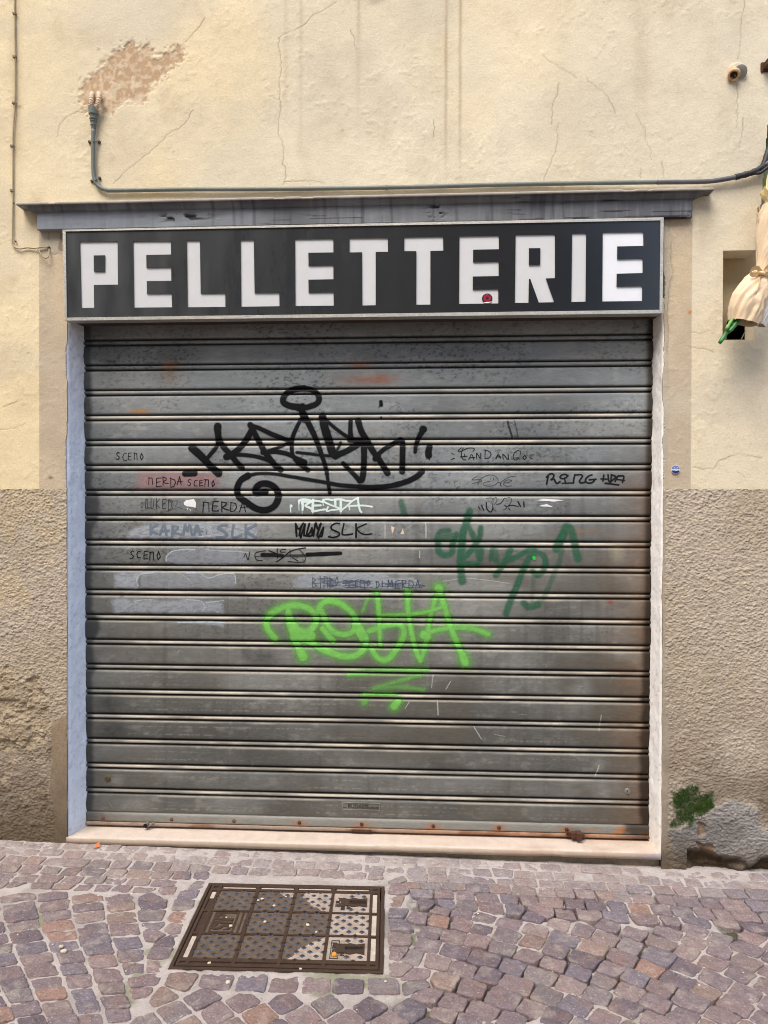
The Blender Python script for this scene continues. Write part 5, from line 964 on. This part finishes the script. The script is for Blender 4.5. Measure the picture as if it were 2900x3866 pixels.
# round blue sticker on the right-hand band
x, z = U(2550, 1773, -.001); bs_ = thing('round_sticker', 'small round blue and white picture sticker on the wall right of the shutter', 'sticker', (x, -.0042, z)); r_ = .0158
def part_disc(f): 
    P = disc_poly(r_, 48); return [(a, c_) for a, c_ in P if f(a, c_)]
mb = MB(); mb.prism(disc_poly(r_*1.06, 40), 0, .004); mb.build('sticker_rim', mat('sticker_white', srgb(214, 220, 230), rough=.4), bs_)
for nm, P, cl_ in (('sky_print', part_disc(lambda a, c_: c_ > .0015), (104, 122, 178)), ('sea_print', part_disc(lambda a, c_: c_ < -.0035), (44, 52, 110)), ('house_print', [(-.001, -.006), (.009, -.005), (.0095, .003), (-.001, .0035)], (206, 190, 196)), ('pale_print', [(-.0152, -.003), (-.0025, -.003), (-.0028, .0012), (-.0155, .0015)], (206, 218, 240)), ('dark_print', [(.001, -.011), (.011, -.008), (.0105, -.0005), (.009, -.001), (.008, -.005), (.001, -.007)], (40, 36, 44)), ('cloud_print', [(-.008, .004), (-.001, .005), (-.003, .010), (-.007, .008)], (168, 180, 220)), ('cloud_print', [(.003, .005), (.010, .005), (.009, .010), (.004, .009)], (160, 172, 214))):
    mb = MB(); dd = {'sky_print': 0, 'sea_print': 0}.get(nm, -.0005); mb.prism(P, -.0006+dd, .0); mb.build(nm, mat(nm, srgb(*cl_), rough=.4), bs_)

# ------------------------------------------------------------------ moss on the rough base
MP = crop([(130,1240),(250,1200),(400,1180),(440,1240),(580,1240),(600,1400),(520,1450),(420,1500),(300,1590),(130,1640),(90,1620),(200,1560),(170,1440),(110,1340)], 2500, 2600, 3.16)
rg = np.random.default_rng(5); n = 17000
mx_ = rg.uniform(min(p[0] for p in MP)-.02, max(p[0] for p in MP)+.01, n); mz = rg.uniform(min(p[1] for p in MP)-.01, max(p[1] for p in MP)+.015, n)
den = poly_mask(mx_, mz, MP, .012, .018, 45, 4)*(.7+.9*sstep(.36, .58, fbm(mx_*34, mz*34, 7, 3))); k = rg.random(n) < den; mx_, mz = mx_[k], mz[k]; n = len(mx_)
my = base_y(mx_, mz)-rg.uniform(.0005, .005, n); V = []; C_ = []
for i in range(n):
    a = rg.normal(size=3)*.8+np.array([0, -.5, .5]); a /= np.linalg.norm(a); b = np.cross(a, rg.normal(size=3)); b /= np.linalg.norm(b); l_ = rg.uniform(.0026, .0056); p = np.array([mx_[i], my[i], mz[i]])
    V += [p-b*l_*.35, p+a*l_*.6-b*l_*.1, p+a*l_, p+b*l_*.35]; g = rg.random(); cc_ = lerp(srgb(28, 66, 18), srgb(86, 122, 40), g**1.5)*(.7+.5*rg.random()); C_ += [cc_]*4
moss = mesh_np('moss', np.array(V), np.arange(4*n).reshape(-1, 4), mat('moss_green', attr=True, rough=.8, n_amt=.1), None, col=np.array(C_), smooth=False)
tag(moss, 'patch of bright green moss growing on the rough wall base right of the doorway', 'moss', kind='stuff')
# ------------------------------------------------------------------ manhole cover
K = [np.array(G(*p)) for p in ((801, 3341), (1466.5, 3347.7), (1430, 3684), (620.6, 3657))]
ux = (K[1]-K[0]+K[2]-K[3]); ux /= np.linalg.norm(ux); uy = np.array([-ux[1], ux[0]])
WM = (np.linalg.norm(K[1]-K[0])+np.linalg.norm(K[2]-K[3]))/2; HM = (abs((K[0]-K[3])@uy)+abs((K[1]-K[2])@uy))/2; cM = sum(K)/4
man = thing('manhole_cover', 'rectangular cast iron telephone manhole cover with diamond studs set in the cobbles', 'manhole cover', (cM[0], cM[1], ground_z(cM[0])+.001))
man.rotation_euler = (0, -math.atan(GX), math.atan2(ux[1], ux[0]))
M_iron = mat('cast_iron', srgb(88, 70, 59), rough=.42, spec=.5, metal=.45, n_scale=90, n_amt=.22, n2_scale=12, n2_amt=.15, rough_var=.12, bump=.35, b_scale=160)
M_fill = mat('dirt_infill', srgb(98, 84, 72), rough=.9, n_scale=90, n_amt=.25, n2_scale=24, n2_amt=.25, bump=.6, b_scale=220); M_con = mat('cement_infill', srgb(164, 149, 136), rough=.9, n_scale=90, n_amt=.2, n2_scale=22, n2_amt=.3, bump=.5, b_scale=200)
a, b = WM/2, HM/2; mb = MB()
for q in ((-a, a, b-.012, b), (-a, a, -b, -b+.012), (-a, -a+.012, -b+.0121, b-.0121), (a-.012, a, -b+.0121, b-.0121)): mb.box(q[0], q[1], q[2], q[3], -.04, .004, .0015)
mb.build('manhole_frame', M_iron, man)
a -= .0155; b -= .0155; mb = MB(); mb.box(-a, a, -b, b, -.02, 0.0)
def fx(u): return -WM/2+u*WM
def fy(v): return HM/2-v*HM
CX = [(.085, .283), (.300, .497), (.512, .708), (.723, .920)]; CY = [(.105, .355), (.372, .622), (.639, .890)]; RH = .0045
mb.v = mb.v; rib = []
# the iron grid stands proud of the cells
for v0, v1 in ((.028, .047), (.075, .105), (.355, .372), (.622, .639), (.890, .925), (.945, .972)): rib.append((fx(.024), fx(.976), fy(v1), fy(v0)))
for u0, u1 in ((.024, .040), (.066, .085), (.283, .300), (.497, .512), (.708, .723), (.920, .934), (.962, .976)):
    for v0, v1 in ((.047, .075), (.105, .355), (.372, .622), (.639, .890), (.925, .945)): rib.append((fx(u0), fx(u1), fy(v1)+.00005, fy(v0)-.00005))
for q in rib: mb.box(q[0], q[1], q[2], q[3], -.004, RH)
SIPB = (fx(.11), fx(.235), fy(.615), fy(.38))
def studs(i, j, skip=lambda x, y: False):
    x0, x1 = fx(CX[i][0]), fx(CX[i][1]); y0, y1 = fy(CY[j][1]), fy(CY[j][0]); nx_, ny_ = 6, 6
    for p in range(nx_+1):
        for q in range(ny_+1):
            if (p+q) % 2: continue
            x = x0+(x1-x0)*p/nx_; y = y0+(y1-y0)*q/ny_
            if skip(x, y) or (p in (0, nx_) and q in (0, ny_)): continue
            hx_, hy = .0110, .0098; rim_ = .0035
            V = [(x-hx_, y, -.001), (x, y-hy, -.001), (x+hx_, y, -.001), (x, y+hy, -.001)]; V2 = [(x+(vx-x)*.72, y+(vy-y)*.72, RH) for vx, vy, _ in V]
            mb.add(V+V2, [(4, 5, 6, 7)]+[(k, (k+1) % 4, 4+(k+1) % 4, 4+k) for k in range(4)])
KEY = [(.835, .225), (.835, .765)]
for i in range(4):
    for j in range(3):
        sk = lambda x, y: False
        if i == 0 and j == 1: sk = lambda x, y: True
        if i == 3 and j != 1:
            kx, ky = fx(KEY[0 if j == 0 else 1][0]), fy(KEY[0 if j == 0 else 1][1]); sk = lambda x, y, kx=kx, ky=ky: x < fx(.80) or abs(y-ky) < .03
        studs(i, j, sk)
for kx, ky in KEY:                                             # star-shaped bosses round the lifting slots
    x, y = fx(kx), fy(ky); P = [(-.045, 0), (-.058, .03), (-.02, .022), (0, .03), (.02, .022), (.046, .03), (.046, -.03), (.02, -.022), (0, -.03), (-.02, -.022), (-.058, -.03)]
    V = [(x+p, y+q, RH) for p, q in P]+[(x+p, y+q, -.001) for p, q in P]; n = len(P); tri = geometry.tessellate_polygon([[Vector((p, q, 0)) for p, q in P]]); mb.add(V, [tuple(t) for t in tri]+[(k, (k+1) % n, n+(k+1) % n, n+k) for k in range(n)])
x0, x1, y0, y1 = SIPB
for q in ((x0, x0+.006, y0, y1), (x1-.006, x1, y0, y1), (x0+.0061, x1-.0061, y1-.006, y1), (x0+.0061, x1-.0061, y0, y0+.006), (x0-.032, x0-.026, y0, y1), (x0-.016, x0-.010, y0, y1), (x1+.012, x1+.018, y0, y1), (x1+.027, x1+.033, y0, y1)): mb.box(q[0], q[1], q[2], q[3], -.002, RH-.0012)
plate_ = mb.build('cover_plate', M_iron, man); plate_.data.materials.append(mat('stud_sky_glint', srgb(118, 124, 140), rough=.3, metal=.8, n_scale=60, n_amt=.3))  # bluish sky glint put into the colour of viewer-facing stud slopes
for p_ in plate_.data.polygons:
    if .1 < p_.normal.z < .9 and len(p_.vertices) == 4 and p_.normal.y < -.2: p_.material_index = 1
def infill(x0, x1, y0, y1, m, tri=None):
    rgi = random.Random(int((x0+y0)*1e5)); P = []
    for (ax, ay), (bx, by) in zip([(x0, y0), (x1, y0), (x1, y1), (x0, y1)], [(x1, y0), (x1, y1), (x0, y1), (x0, y0)]):
        for k in range(6): P.append((lerp(ax, bx, k/6), lerp(ay, by, k/6)))
    if tri:
        P = []
        for k in range(len(tri)):
            p0, p1 = np.array(tri[k]), np.array(tri[(k+1) % len(tri)]); edge_ = min(abs(p0[0]-p1[0]), abs(p0[1]-p1[1])) > .003
            for j in range(8): P.append(tuple(p0+(p1-p0)*j/8+(np.array([rgi.uniform(-.006, .006), rgi.uniform(-.006, .006)]) if edge_ and j else 0)))
    z_ = .0016 if tri else .0010; mb = MB(); n = len(P); V = [(p, q, z_) for p, q in P]+[(p, q, -.002) for p, q in P]; tr_ = geometry.tessellate_polygon([[Vector((p, q, 0)) for p, q in P]])
    mb.add(V, [tuple(t) for t in tr_]+[(k, (k+1) % n, n+(k+1) % n, n+k) for k in range(n)]); return mb.build('infill', m, man)
e = .0002
for i in range(4):
    for j in range(3): infill(fx(CX[i][0])+e, fx(CX[i][1])-e, fy(CY[j][1])+e, fy(CY[j][0])-e, M_con if i == 3 else M_fill)
x0, x1 = fx(CX[2][0])+.001, fx(CX[2][1])-.001; y0, y1 = fy(CY[0][1])+.001, fy(CY[0][0])-.001; infill(0, 0, 0, 0, M_con, [(x1, y0), (x1, y1), (x0+.03, y1), (x0+.02, lerp(y1, y0, .2)), (lerp(x0, x1, .55), lerp(y1, y0, .75))])
y0, y1 = fy(CY[2][1])+.001, fy(CY[2][0])-.001; infill(0, 0, 0, 0, M_con, [(x1, y0), (x1, y1), (lerp(x0, x1, .8), lerp(y0, y1, .85)), (lerp(x0, x1, .4), lerp(y0, y1, .5)), (x0+.02, y0)])
x0, x1 = fx(CX[1][0])+.001, fx(CX[1][1])-.001; y1 = fy(CY[0][0])-.001; infill(0, 0, 0, 0, M_con, [(x1, y1-.035), (x1, y1), (lerp(x0, x1, .6), y1), (lerp(x0, x1, .7), y1-.02)])
M_pale = mat('cement_slot', srgb(190, 178, 164), rough=.9, n_scale=60, n_amt=.2, n2_scale=16, n2_amt=.2)
for (u0, u1, v0, v1) in [(c0+.008, c1-.008, .049, .073) for c0, c1 in CX]+[(.936, .960, v0+.008, v1-.008) for v0, v1 in CY]+[(.042, .064, .115, .20), (.042, .064, .66, .88)]: infill(fx(u0), fx(u1), fy(v1), fy(v0), M_pale)
for k, (kx, ky) in enumerate(KEY):
    x, y = fx(kx)+.012, fy(ky); mb = MB(); mb.box(x-.028, x+.03, y-.007, y+.007, RH-.003, RH+.0006); mb.build('lifting_slot', M_dark, man)
    mb = MB(); 
    for q in ((x-.031, x+.033, y+.0071, y+.0101), (x-.031, x+.033, y-.0101, y-.0071), (x-.031, x-.0282, y-.007, y+.007), (x+.0302, x+.033, y-.007, y+.007)): mb.box(q[0], q[1], q[2], q[3], RH-.002, RH+.002)
    mb.box(x-.02, x+.034, y-.001, y+.001, RH, RH+.0015); mb.build('slot_rim', M_iron, man)
def cover_text(body, size, cx, cy, m, ext=.0012, bold=.0, sx=1.0, z=.002):
    me = text_mesh(body, size, 'cast_lettering', ext, bold, sx); me.transform(Matrix.Rotation(math.pi/2, 4, 'Z')); me.transform(Matrix.Translation((cx, cy, z))); me.materials.append(m); o = bpy.data.objects.new('cast_lettering', me); COL.objects.link(o); o.parent = man
M_ink = mat('dark_lettering', srgb(58, 54, 52), rough=.8)
cover_text('SIP', .088, (SIPB[0]+SIPB[1])/2, (SIPB[2]+SIPB[3])/2, M_iron, .0018, .002, .92)
y_ = fy((CY[0][0]+CY[0][1])/2)-.006; x_ = fx(CX[3][0])
for k, t_ in enumerate(('TELBI.', 'BREVETTO', 'N\u00ba 27902')): cover_text(t_, .0185, x_+.016+.020*k, y_, M_ink, .0008, .0006, .95, .0022)
y_ = fy((CY[2][0]+CY[2][1])/2)-.004
for k, t_ in enumerate(('MONTINI', 'FIRENZE')): cover_text(t_, .020, x_+.024+.026*k, y_, M_ink, .0008, .0006, .9, .0022)
mb = MB(); x0, x1, y0, y1 = x_+.011, x_+.038, y_-.05, y_+.05
for q in ((x0, x0+.002, y0, y1), (x1-.002, x1, y0, y1), (x0+.0021, x1-.0021, y0, y0+.002), (x0+.0021, x1-.0021, y1-.002, y1)): mb.box(q[0], q[1], q[2], q[3], .001, .003)
mb.build('cast_border', M_ink, man)

# ------------------------------------------------------------------ paving
M_stone = mat('porphyry', attr=True, rough=.72, spec=.35, n_scale=130, n_amt=.26, n2_scale=36, n2_amt=.16, fleck=(150, .38, srgb(206, 196, 192)), bump=.9, b_scale=120, b_dist=.004, bump2=.55, b2_scale=44, rough_var=.1)
M_mort = mat('joint_mortar', attr=True, rough=.95, spec=.15, n_scale=160, n_amt=.16, bump=.7, b_scale=190, b_dist=.003)
RM = [cM+ux*sx_*(WM/2+.012)+uy*sy_*(HM/2+.012) for sx_, sy_ in ((-1, -1), (1, -1), (1, 1), (-1, 1))]
def man_d(p):
    l = p-cM; return abs(l@ux)-(WM/2+.012), abs(l@uy)-(HM/2+.012)
rgs = np.random.default_rng(21); seeds = []; grid = {}
def add_quad(P, reg):
    P = [np.array(p)+rgs.normal(size=2)*.0030 for p in P]; c_ = sum(P)/len(P); d0, d1 = man_d(c_)
    if max(d0, d1) < .018: return
    s_ = (c_[0], c_[1], reg, [tuple(p) for p in P]); seeds.append(s_); grid.setdefault((int(c_[0]//.12), int(c_[1]//.12)), []).append(s_)
def in_border(x, y): return max(man_d(np.array((x, y)))) < .062
def course(o, du, dv, n0, n1, w_, h_, reg):
    t = n0
    while t < n1:
        l_ = w_*rgs.uniform(.86, 1.16); add_quad([o+du*t+dv*0, o+du*(t+l_), o+du*(t+l_)+dv*h_, o+du*t+dv*h_], reg); t += l_
# courses hugging the cover
o_ = cM-ux*(WM/2+.012)-uy*(HM/2+.012+.084); course(o_, ux, uy, -.10, WM+.13, .098, .084, 1)
o_ = cM+ux*(WM/2+.012)-uy*(HM/2+.012); course(o_, uy, -ux, 0, HM+.09, .076, -.088, 1)
o_ = cM-ux*(WM/2+.012+.08)-uy*(HM/2+.012); course(o_, uy, ux, 0, HM+.09, .074, .08, 1)
# straight courses along the wall
def wy(x, r_): return -.004-.064*r_-.020*max(0, x-.4)*r_*.4-.006*math.sin(x*2.2+r_)*r_*.4
for r_ in range(6):
    x = -3.2+rgs.random()*.1
    while x < 3.4:
        l_ = rgs.uniform(.064, .098); xm = x+l_/2
        if not in_border(xm, (wy(xm, r_)+wy(xm, r_+1))/2): add_quad([(x, wy(x, r_+1)), (x+l_, wy(x+l_, r_+1)), (x+l_, wy(x+l_, r_)), (x, wy(x, r_))], 2)
        x += l_
top = lambda x: wy(x, 6)+.012
def diam(x, y): return abs(x+.10) < .40+.25*(-.95-y) and y < -.93
# middle: diagonal squares
for gx in range(-14, 15):
    for gy in range(-14, 15):
        h_ = .0475; p = np.array([-.12, -1.30])+gx*np.array([1, 1])*.060+gy*np.array([-1, 1])*.060; e1 = np.array([1, 1])*.060/2; e2 = np.array([-1, 1])*.060/2
        if diam(p[0], p[1]-.01) and p[1] > -1.9 and not in_border(*p): add_quad([p-e1-e2, p+e1-e2, p+e1+e2, p-e1+e2], 3)
# right: arcs; left: rays fanning out
C_ = np.array((-.12, -2.2)); r_ = .4
while r_ < 4.0:
    dr = .080*rgs.uniform(.95, 1.05); th = rgs.random()*.1/r_
    while th < math.pi/1.6:
        dt = .084/r_*rgs.uniform(.86, 1.16); P = [C_+np.array((math.cos(t), math.sin(t)))*q for q, t in ((r_, th), (r_+dr, th), (r_+dr, th+dt), (r_, th+dt))]; m_ = sum(P)/4
        if m_[0] > .05 and m_[1] < top(m_[0]) and m_[0] < 3.4 and m_[1] > -3.5 and not diam(m_[0], m_[1]-.05) and not in_border(*m_): add_quad(P, 4)
        th += dt
    r_ += dr
C_ = np.array((-.30, -2.35)); th = math.pi*.44
while th < math.pi:
    dt = .054*rgs.uniform(.94, 1.06); q = .25+rgs.random()*.08
    while q < 4.2:
        dq = .068*rgs.uniform(.86, 1.18); bend = lambda r_: .16*math.sin((r_-1.2)*1.6)
        P = [C_+np.array((math.cos(t+bend(r_)), math.sin(t+bend(r_))))*r_ for r_, t in ((q, th), (q+dq, th), (q+dq, th+dt), (q, th+dt))]; m_ = sum(P)/4
        if m_[0] <= .11 and m_[1] < top(m_[0]) and m_[0] > -3.2 and m_[1] > -3.5 and not diam(m_[0], m_[1]-.05) and not in_border(*m_): add_quad(P, 5)
        q += dq
    th += dt
# clip one against another
def clip(P, a, n):
    out = []; m = len(P)
    for i in range(m):
        p, q = P[i], P[(i+1) % m]; dp = (p[0]-a[0])*n[0]+(p[1]-a[1])*n[1]; dq = (q[0]-a[0])*n[0]+(q[1]-a[1])*n[1]
        if dp <= 0: out.append(p)
        if (dp < 0) != (dq < 0) and abs(dp-dq) > 1e-12: t = dp/(dp-dq); out.append((p[0]+(q[0]-p[0])*t, p[1]+(q[1]-p[1])*t))
    return out
VS, FQ, FT, CS = [], [], [], []; nv = 0; NR = 28
pal = [(srgb(126, 112, 114), 4), (srgb(132, 115, 114), 4), (srgb(118, 109, 115), 3), (srgb(138, 122, 118), 2.5), (srgb(128, 118, 117), 2), (srgb(146, 118, 106), .8), (srgb(138, 119, 110), 1), (srgb(110, 98, 103), 1.6)]
pw = np.array([p[1] for p in pal]); pw = pw/pw.sum()
for s in seeds:
    P = list(s[3]); gx, gy = int(s[0]//.12), int(s[1]//.12)
    if sum(P[i][0]*P[(i+1) % 4][1]-P[(i+1) % 4][0]*P[i][1] for i in range(4)) < 0: P = P[::-1]
    for i in (-1, 0, 1):
        for j in (-1, 0, 1):
            for q in grid.get((gx+i, gy+j), ()):
                if q[2] == s[2] or q is s: continue
                d_ = (q[0]-s[0], q[1]-s[1]); l2 = d_[0]**2+d_[1]**2
                if 1e-6 < l2 < .02:
                    f_ = .5
                    if q[2] < s[2] and l2 < .0012: P = []; break
                    P = clip(P, (lerp(s[0], q[0], f_), lerp(s[1], q[1], f_)), d_) if P else P
    if len(P) < 3: continue
    P = clip(P, (0, -.004), (0, 1)); d0, d1 = man_d(np.array(s[:2]))
    nrm = ux*np.sign((np.array(s[:2])-cM)@ux)*-1 if d0 > d1 else uy*np.sign((np.array(s[:2])-cM)@uy)*-1
    if max(d0, d1) < .14: P = clip(P, tuple(cM-nrm*((WM if d0 > d1 else HM)/2+.008)), tuple(nrm))
    if len(P) < 3: continue
    P = np.array(P); ar = .5*abs(np.sum(P[:, 0]*np.roll(P[:, 1], -1)-np.roll(P[:, 0], -1)*P[:, 1]))
    if ar < .0009: continue
    c0 = P.mean(0); gap = rgs.uniform(.0018, .0044)+(.0012 if s[0] < .2 else 0)
    keepl = [np.linalg.norm(P[i]-P[(i+1) % len(P)]) > .014 for i in range(len(P))]; P = P[np.array(keepl)] if sum(keepl) >= 3 else P
    c0 = P.mean(0); dv = P-c0; ln = np.linalg.norm(dv, axis=1, keepdims=True); P = c0+dv*np.maximum(.35, 1-gap*1.25/ln); P += rgs.normal(size=P.shape)*.0014
    for r_ in (.07, .07):
        Q = np.roll(P, -1, 0); A = P*(1-r_)+Q*r_; B_ = P*r_+Q*(1-r_); P = np.stack([A, B_], 1).reshape(-1, 2)
    # same number of points round every stone
    L_ = np.concatenate([[0], np.cumsum(np.linalg.norm(np.roll(P, -1, 0)-P, axis=1))]); PP = np.concatenate([P, P[:1]]); tq = np.linspace(0, L_[-1], NR, endpoint=False); P = np.stack([np.interp(tq, L_, PP[:, 0]), np.interp(tq, L_, PP[:, 1])], -1)
    P += ((fbm(P[:, 0]*90, P[:, 1]*90, 3, 2)-.5)*.004)[:, None]*(P-c0)/np.linalg.norm(P-c0, axis=1, keepdims=True)
    tl = rgs.normal(size=2)*.018; h0 = rgs.normal()*.0015; wear_ = sstep(-.30, -.05, c0[1])
    rings = [(1.0, -.020), (1.0, -.0032), (.985, -.0003), (.935, .0007), (.80, .0012), (.58, .0014), (.30, .0015)]; V = []
    for sc_, z in rings:
        p = c0+(P-c0)*sc_; rough_ = ((fbm(p[:, 0]*52, p[:, 1]*52, 5, 3)-.5)*.0075+(fbm(p[:, 0]*150, p[:, 1]*150, 9, 2)-.5)*.0045)*(1 if z > -.01 else 0)*(1-.55*wear_); V.append(np.stack([p[:, 0], p[:, 1], ground_z(p[:, 0])+z+h0+rough_+(p-c0)@tl], -1))
    V = np.concatenate(V+[np.array([[c0[0], c0[1], ground_z(c0[0])+.003+h0]])]); m_ = len(rings); idx = nv+np.arange(m_*NR).reshape(m_, NR)
    FQ.append(np.stack([idx[:-1], np.roll(idx[:-1], -1, 1), np.roll(idx[1:], -1, 1), idx[1:]], -1).reshape(-1, 4)); FT.append(np.stack([idx[-1], np.roll(idx[-1], -1), np.full(NR, nv+m_*NR)], -1))
    col_ = pal[rgs.choice(len(pal), p=pw)][0]*rgs.uniform(.86, 1.14); col_ = lerp(col_, srgb(168, 157, 152), wear_*rgs.uniform(.45, .85)); col_ = lerp(col_, srgb(150, 132, 122), .45*sstep(-.5, -1.3, c0[0])*sstep(-.7, -.2, c0[1]))
    if abs(c0[0]+1.03) < .05 and abs(c0[1]+.18) < .06 or abs(c0[0]+.80) < .06 and abs(c0[1]+.17) < .06: col_ = col_*.8
    cs = np.broadcast_to(col_, (len(V), 3)).copy()
    cs = mixc(cs, srgb(176, 164, 150), sstep(.58, .75, fbm(V[:, 0]*30, V[:, 1]*30, 6, 3))*.35); cs = mixc(cs, srgb(142, 112, 100), sstep(.6, .75, fbm(V[:, 0]*17, V[:, 1]*17, 8, 3))*.35)
    VS.append(V); CS.append(cs); nv += len(V)
pav = mesh_np('cobbled_paving', np.concatenate(VS), [np.concatenate(FQ), np.concatenate(FT)], M_stone, None, col=np.concatenate(CS)); tag(pav, kind='structure')
xs_ = np.unique(np.concatenate([np.arange(-3.3, -1.7, .03), np.arange(-1.7, 1.8, .007), np.arange(1.8, 3.5, .03)])); ys_ = np.unique(np.concatenate([np.arange(-3.6, -1.25, .03), np.arange(-1.25, .055, .007)]))
X, Y = np.meshgrid(xs_, ys_); dk = sstep(.40, .52, fbm(X*6+1, Y*6, 3, 3))*sstep(-.05, .45, X)*sstep(-.14, -.30, Y); dk = np.maximum(dk, .8*np.exp(-((X+1.22+.5*(Y+.9))/.035)**2)*sstep(-.6, -.75, Y))
lx = (X-cM[0])*ux[0]+(Y-cM[1])*ux[1]; ly = (X-cM[0])*uy[0]+(Y-cM[1])*uy[1]; inm = (np.abs(lx) < WM/2-.004) & (np.abs(ly) < HM/2-.004); nearm = sstep(.05, .0, np.maximum(np.abs(lx)-WM/2, np.abs(ly)-HM/2))
Zm = ground_z(X)-.0036+(fbm(X*45, Y*45, 4, 4)-.5)*.007-dk*.016*(.4+fbm(X*30, Y*30, 6, 2))+.005*nearm+.004*sstep(-.2, -.03, Y); Zm[inm] -= .05
cm = np.broadcast_to(srgb(180, 171, 165), X.shape+(3,)).copy(); cm = mixc(cm, srgb(152, 143, 137), sstep(.45, .7, fbm(X*8, Y*8, 3, 4))*.6); cm = mixc(cm, srgb(190, 180, 172), sstep(.55, .8, fbm(X*60, Y*60, 7, 3))*.5)
cm = mixc(cm, srgb(52, 46, 42), dk*.92); cm = mixc(cm, srgb(104, 112, 62), sstep(.66, .74, fbm(X*7+2, Y*7, 8, 4))*sstep(-.3, -.6, Y)*.55); cm = mixc(cm, srgb(196, 190, 182), sstep(.66, .7, vn(X*55, Y*55, 4))*dk*.8)
pv = mesh_np('pavement', np.stack([X, Y, Zm], -1).reshape(-1, 3), (lambda i: np.stack([i[:-1, :-1], i[:-1, 1:], i[1:, 1:], i[1:, :-1]], -1).reshape(-1, 4))(np.arange(X.size).reshape(X.shape)), M_mort, None, col=cm); tag(pv, kind='structure')
mb = MB(); E_ = 60
mb.add([(-E_, -E_, ground_z(-E_)-.06), (E_, -E_, ground_z(E_)-.06), (E_, .3, ground_z(E_)-.06), (-E_, .3, ground_z(-E_)-.06)], [(0, 1, 2, 3)]); tag(mb.build('street', mat('street_stone', srgb(120, 106, 102), rough=.9, n_scale=12, n_amt=.3)), kind='structure')

# ------------------------------------------------------------------ litter
def on_ground(px_, py_): x, y = G(px_, py_); return x, y, ground_z(x)
x, y, z = on_ground(1262, 3612); p = thing('orange_pellet', 'small round orange-yellow pellet lying on the manhole cover', 'litter', (x, y, z+.006)); mb = MB()
bm = bmesh.new(); bmesh.ops.create_icosphere(bm, subdivisions=3, radius=.0085)
for v in bm.verts: v.co *= 1+.18*(vn(v.co.x*300+v.co.z*200, v.co.y*300, 3)-.5)
mb.bm(bm); mb.build('pellet_body', mat('orange_pellet', srgb(214, 150, 66), rough=.6, n_scale=150, n_amt=.3, bump=.4, b_scale=300), p, smooth=True); mb = MB(); mb.lathe((0, .004, .007), (.2, .3, 1), [(0, .0018), (.004, .0012)], 6); mb.build('stalk', mat('pellet_stalk', srgb(120, 84, 46)), p)
x, y, z = on_ground(367, 3203); p = thing('orange_leaf', 'small dry orange leaf scrap on the cobbles below the left end of the threshold', 'leaf', (x, y, z+.006)); mb = MB()
L = [(-.010, -.012, .0), (-.004, -.004, .006), (-.009, .008, .010), (.0, .004, .014), (.006, .015, .022), (.008, .002, .010), (.011, -.008, .004), (.0, -.010, .003)]; mb.add(L, [(0, 1, 7), (1, 2, 3), (3, 4, 5), (1, 3, 5, 7), (5, 6, 7)]); mb.build('leaf_blade', mat('orange_leaf', srgb(206, 112, 62), rough=.6), p)
mb = MB(); mb.tube([(0, -.01, .003), (-.003, -.02, .001), (-.002, -.028, .0)], .0008, 5); mb.build('leaf_stalk', mat('leaf_stalk', srgb(150, 84, 46)), p)
rs = random.Random(12); mb = MB()
def pebble(x, y, z, r):
    bm = bmesh.new(); bmesh.ops.create_icosphere(bm, subdivisions=1, radius=r)
    for v in bm.verts: v.co.z *= .55; v.co *= rs.uniform(.75, 1.2)
    mb.bm(bm, Matrix.Translation((x, y, z)))
for q in [(232, 3580, .010), (240, 3598, .014), (1455, 3712, .006), (990, 3400, .009), (975, 3405, .007), (1035, 3425, .008), (1000, 3487, .008), (1162, 3498, .009), (872, 3502, .008), (790, 3643, .008), (1135, 3665, .007), (862, 3715, .010), (1080, 3392, .005), (1195, 3525, .006), (855, 3470, .005)]: pebble(*on_ground(q[0], q[1])[:2], on_ground(q[0], q[1])[2]+.006, q[2]*.8)
for k in range(170):
    x, y = rs.uniform(-1.4, 1.7), -rs.random()**1.3*1.1
    if max(man_d(np.array((x, y)))) > .02: pebble(x, y, ground_z(x)+rs.uniform(-.004, .001), rs.uniform(.0015, .0045))
for k in range(40): pebble(rs.uniform(-1.1, 1.1), rs.uniform(.0, .08), .0006, rs.uniform(.0007, .0017))
gv = mb.build('gravel_bits', mat('gravel_pale', srgb(206, 194, 172), rough=.9, n_scale=40, n_amt=.3)); tag(gv, 'scattered pale gravel bits and crumbs on the cobbles and cover', 'gravel', kind='stuff')

# ------------------------------------------------------------------ house added unseen behind the camera to block low sky; the sign reflects it
opp = thing('unseen_added_house', 'ochre plastered house with shuttered windows on the opposite side of the street', 'building', (0, -7.4, 0))
M_opp = mat('ochre_plaster', srgb(196, 176, 140), rough=.9, n_scale=3, n_amt=.1); M_pers = mat('green_shutter', srgb(74, 92, 78), rough=.6)
mb = MB(); mb.box(-11, 2.4, -.4, 0, -.8, 8.6); mb.build('wall', M_opp, opp); mb = MB(); mb.box(-11.1, 2.5, -.5, .5, 8.61, 8.8); mb.build('roof', mat('roof_tiles', srgb(150, 96, 70), rough=.9), opp)
for r_ in range(2):
    for k in range(4):
        mb = MB(); x_ = -9.6+4*k; z_ = 3.4+2.7*r_; mb.box(x_-.55, x_+.55, .002, .06, z_, z_+1.6, .01); f_ = mb.build('window', M_pers, opp); mb = MB(); mb.box(x_-.7, x_+.7, .001, .14, z_-.1, z_-.01); s_ = mb.build('sill', mat('stone_sill', srgb(190, 184, 172), rough=.8), None); s_.parent = f_
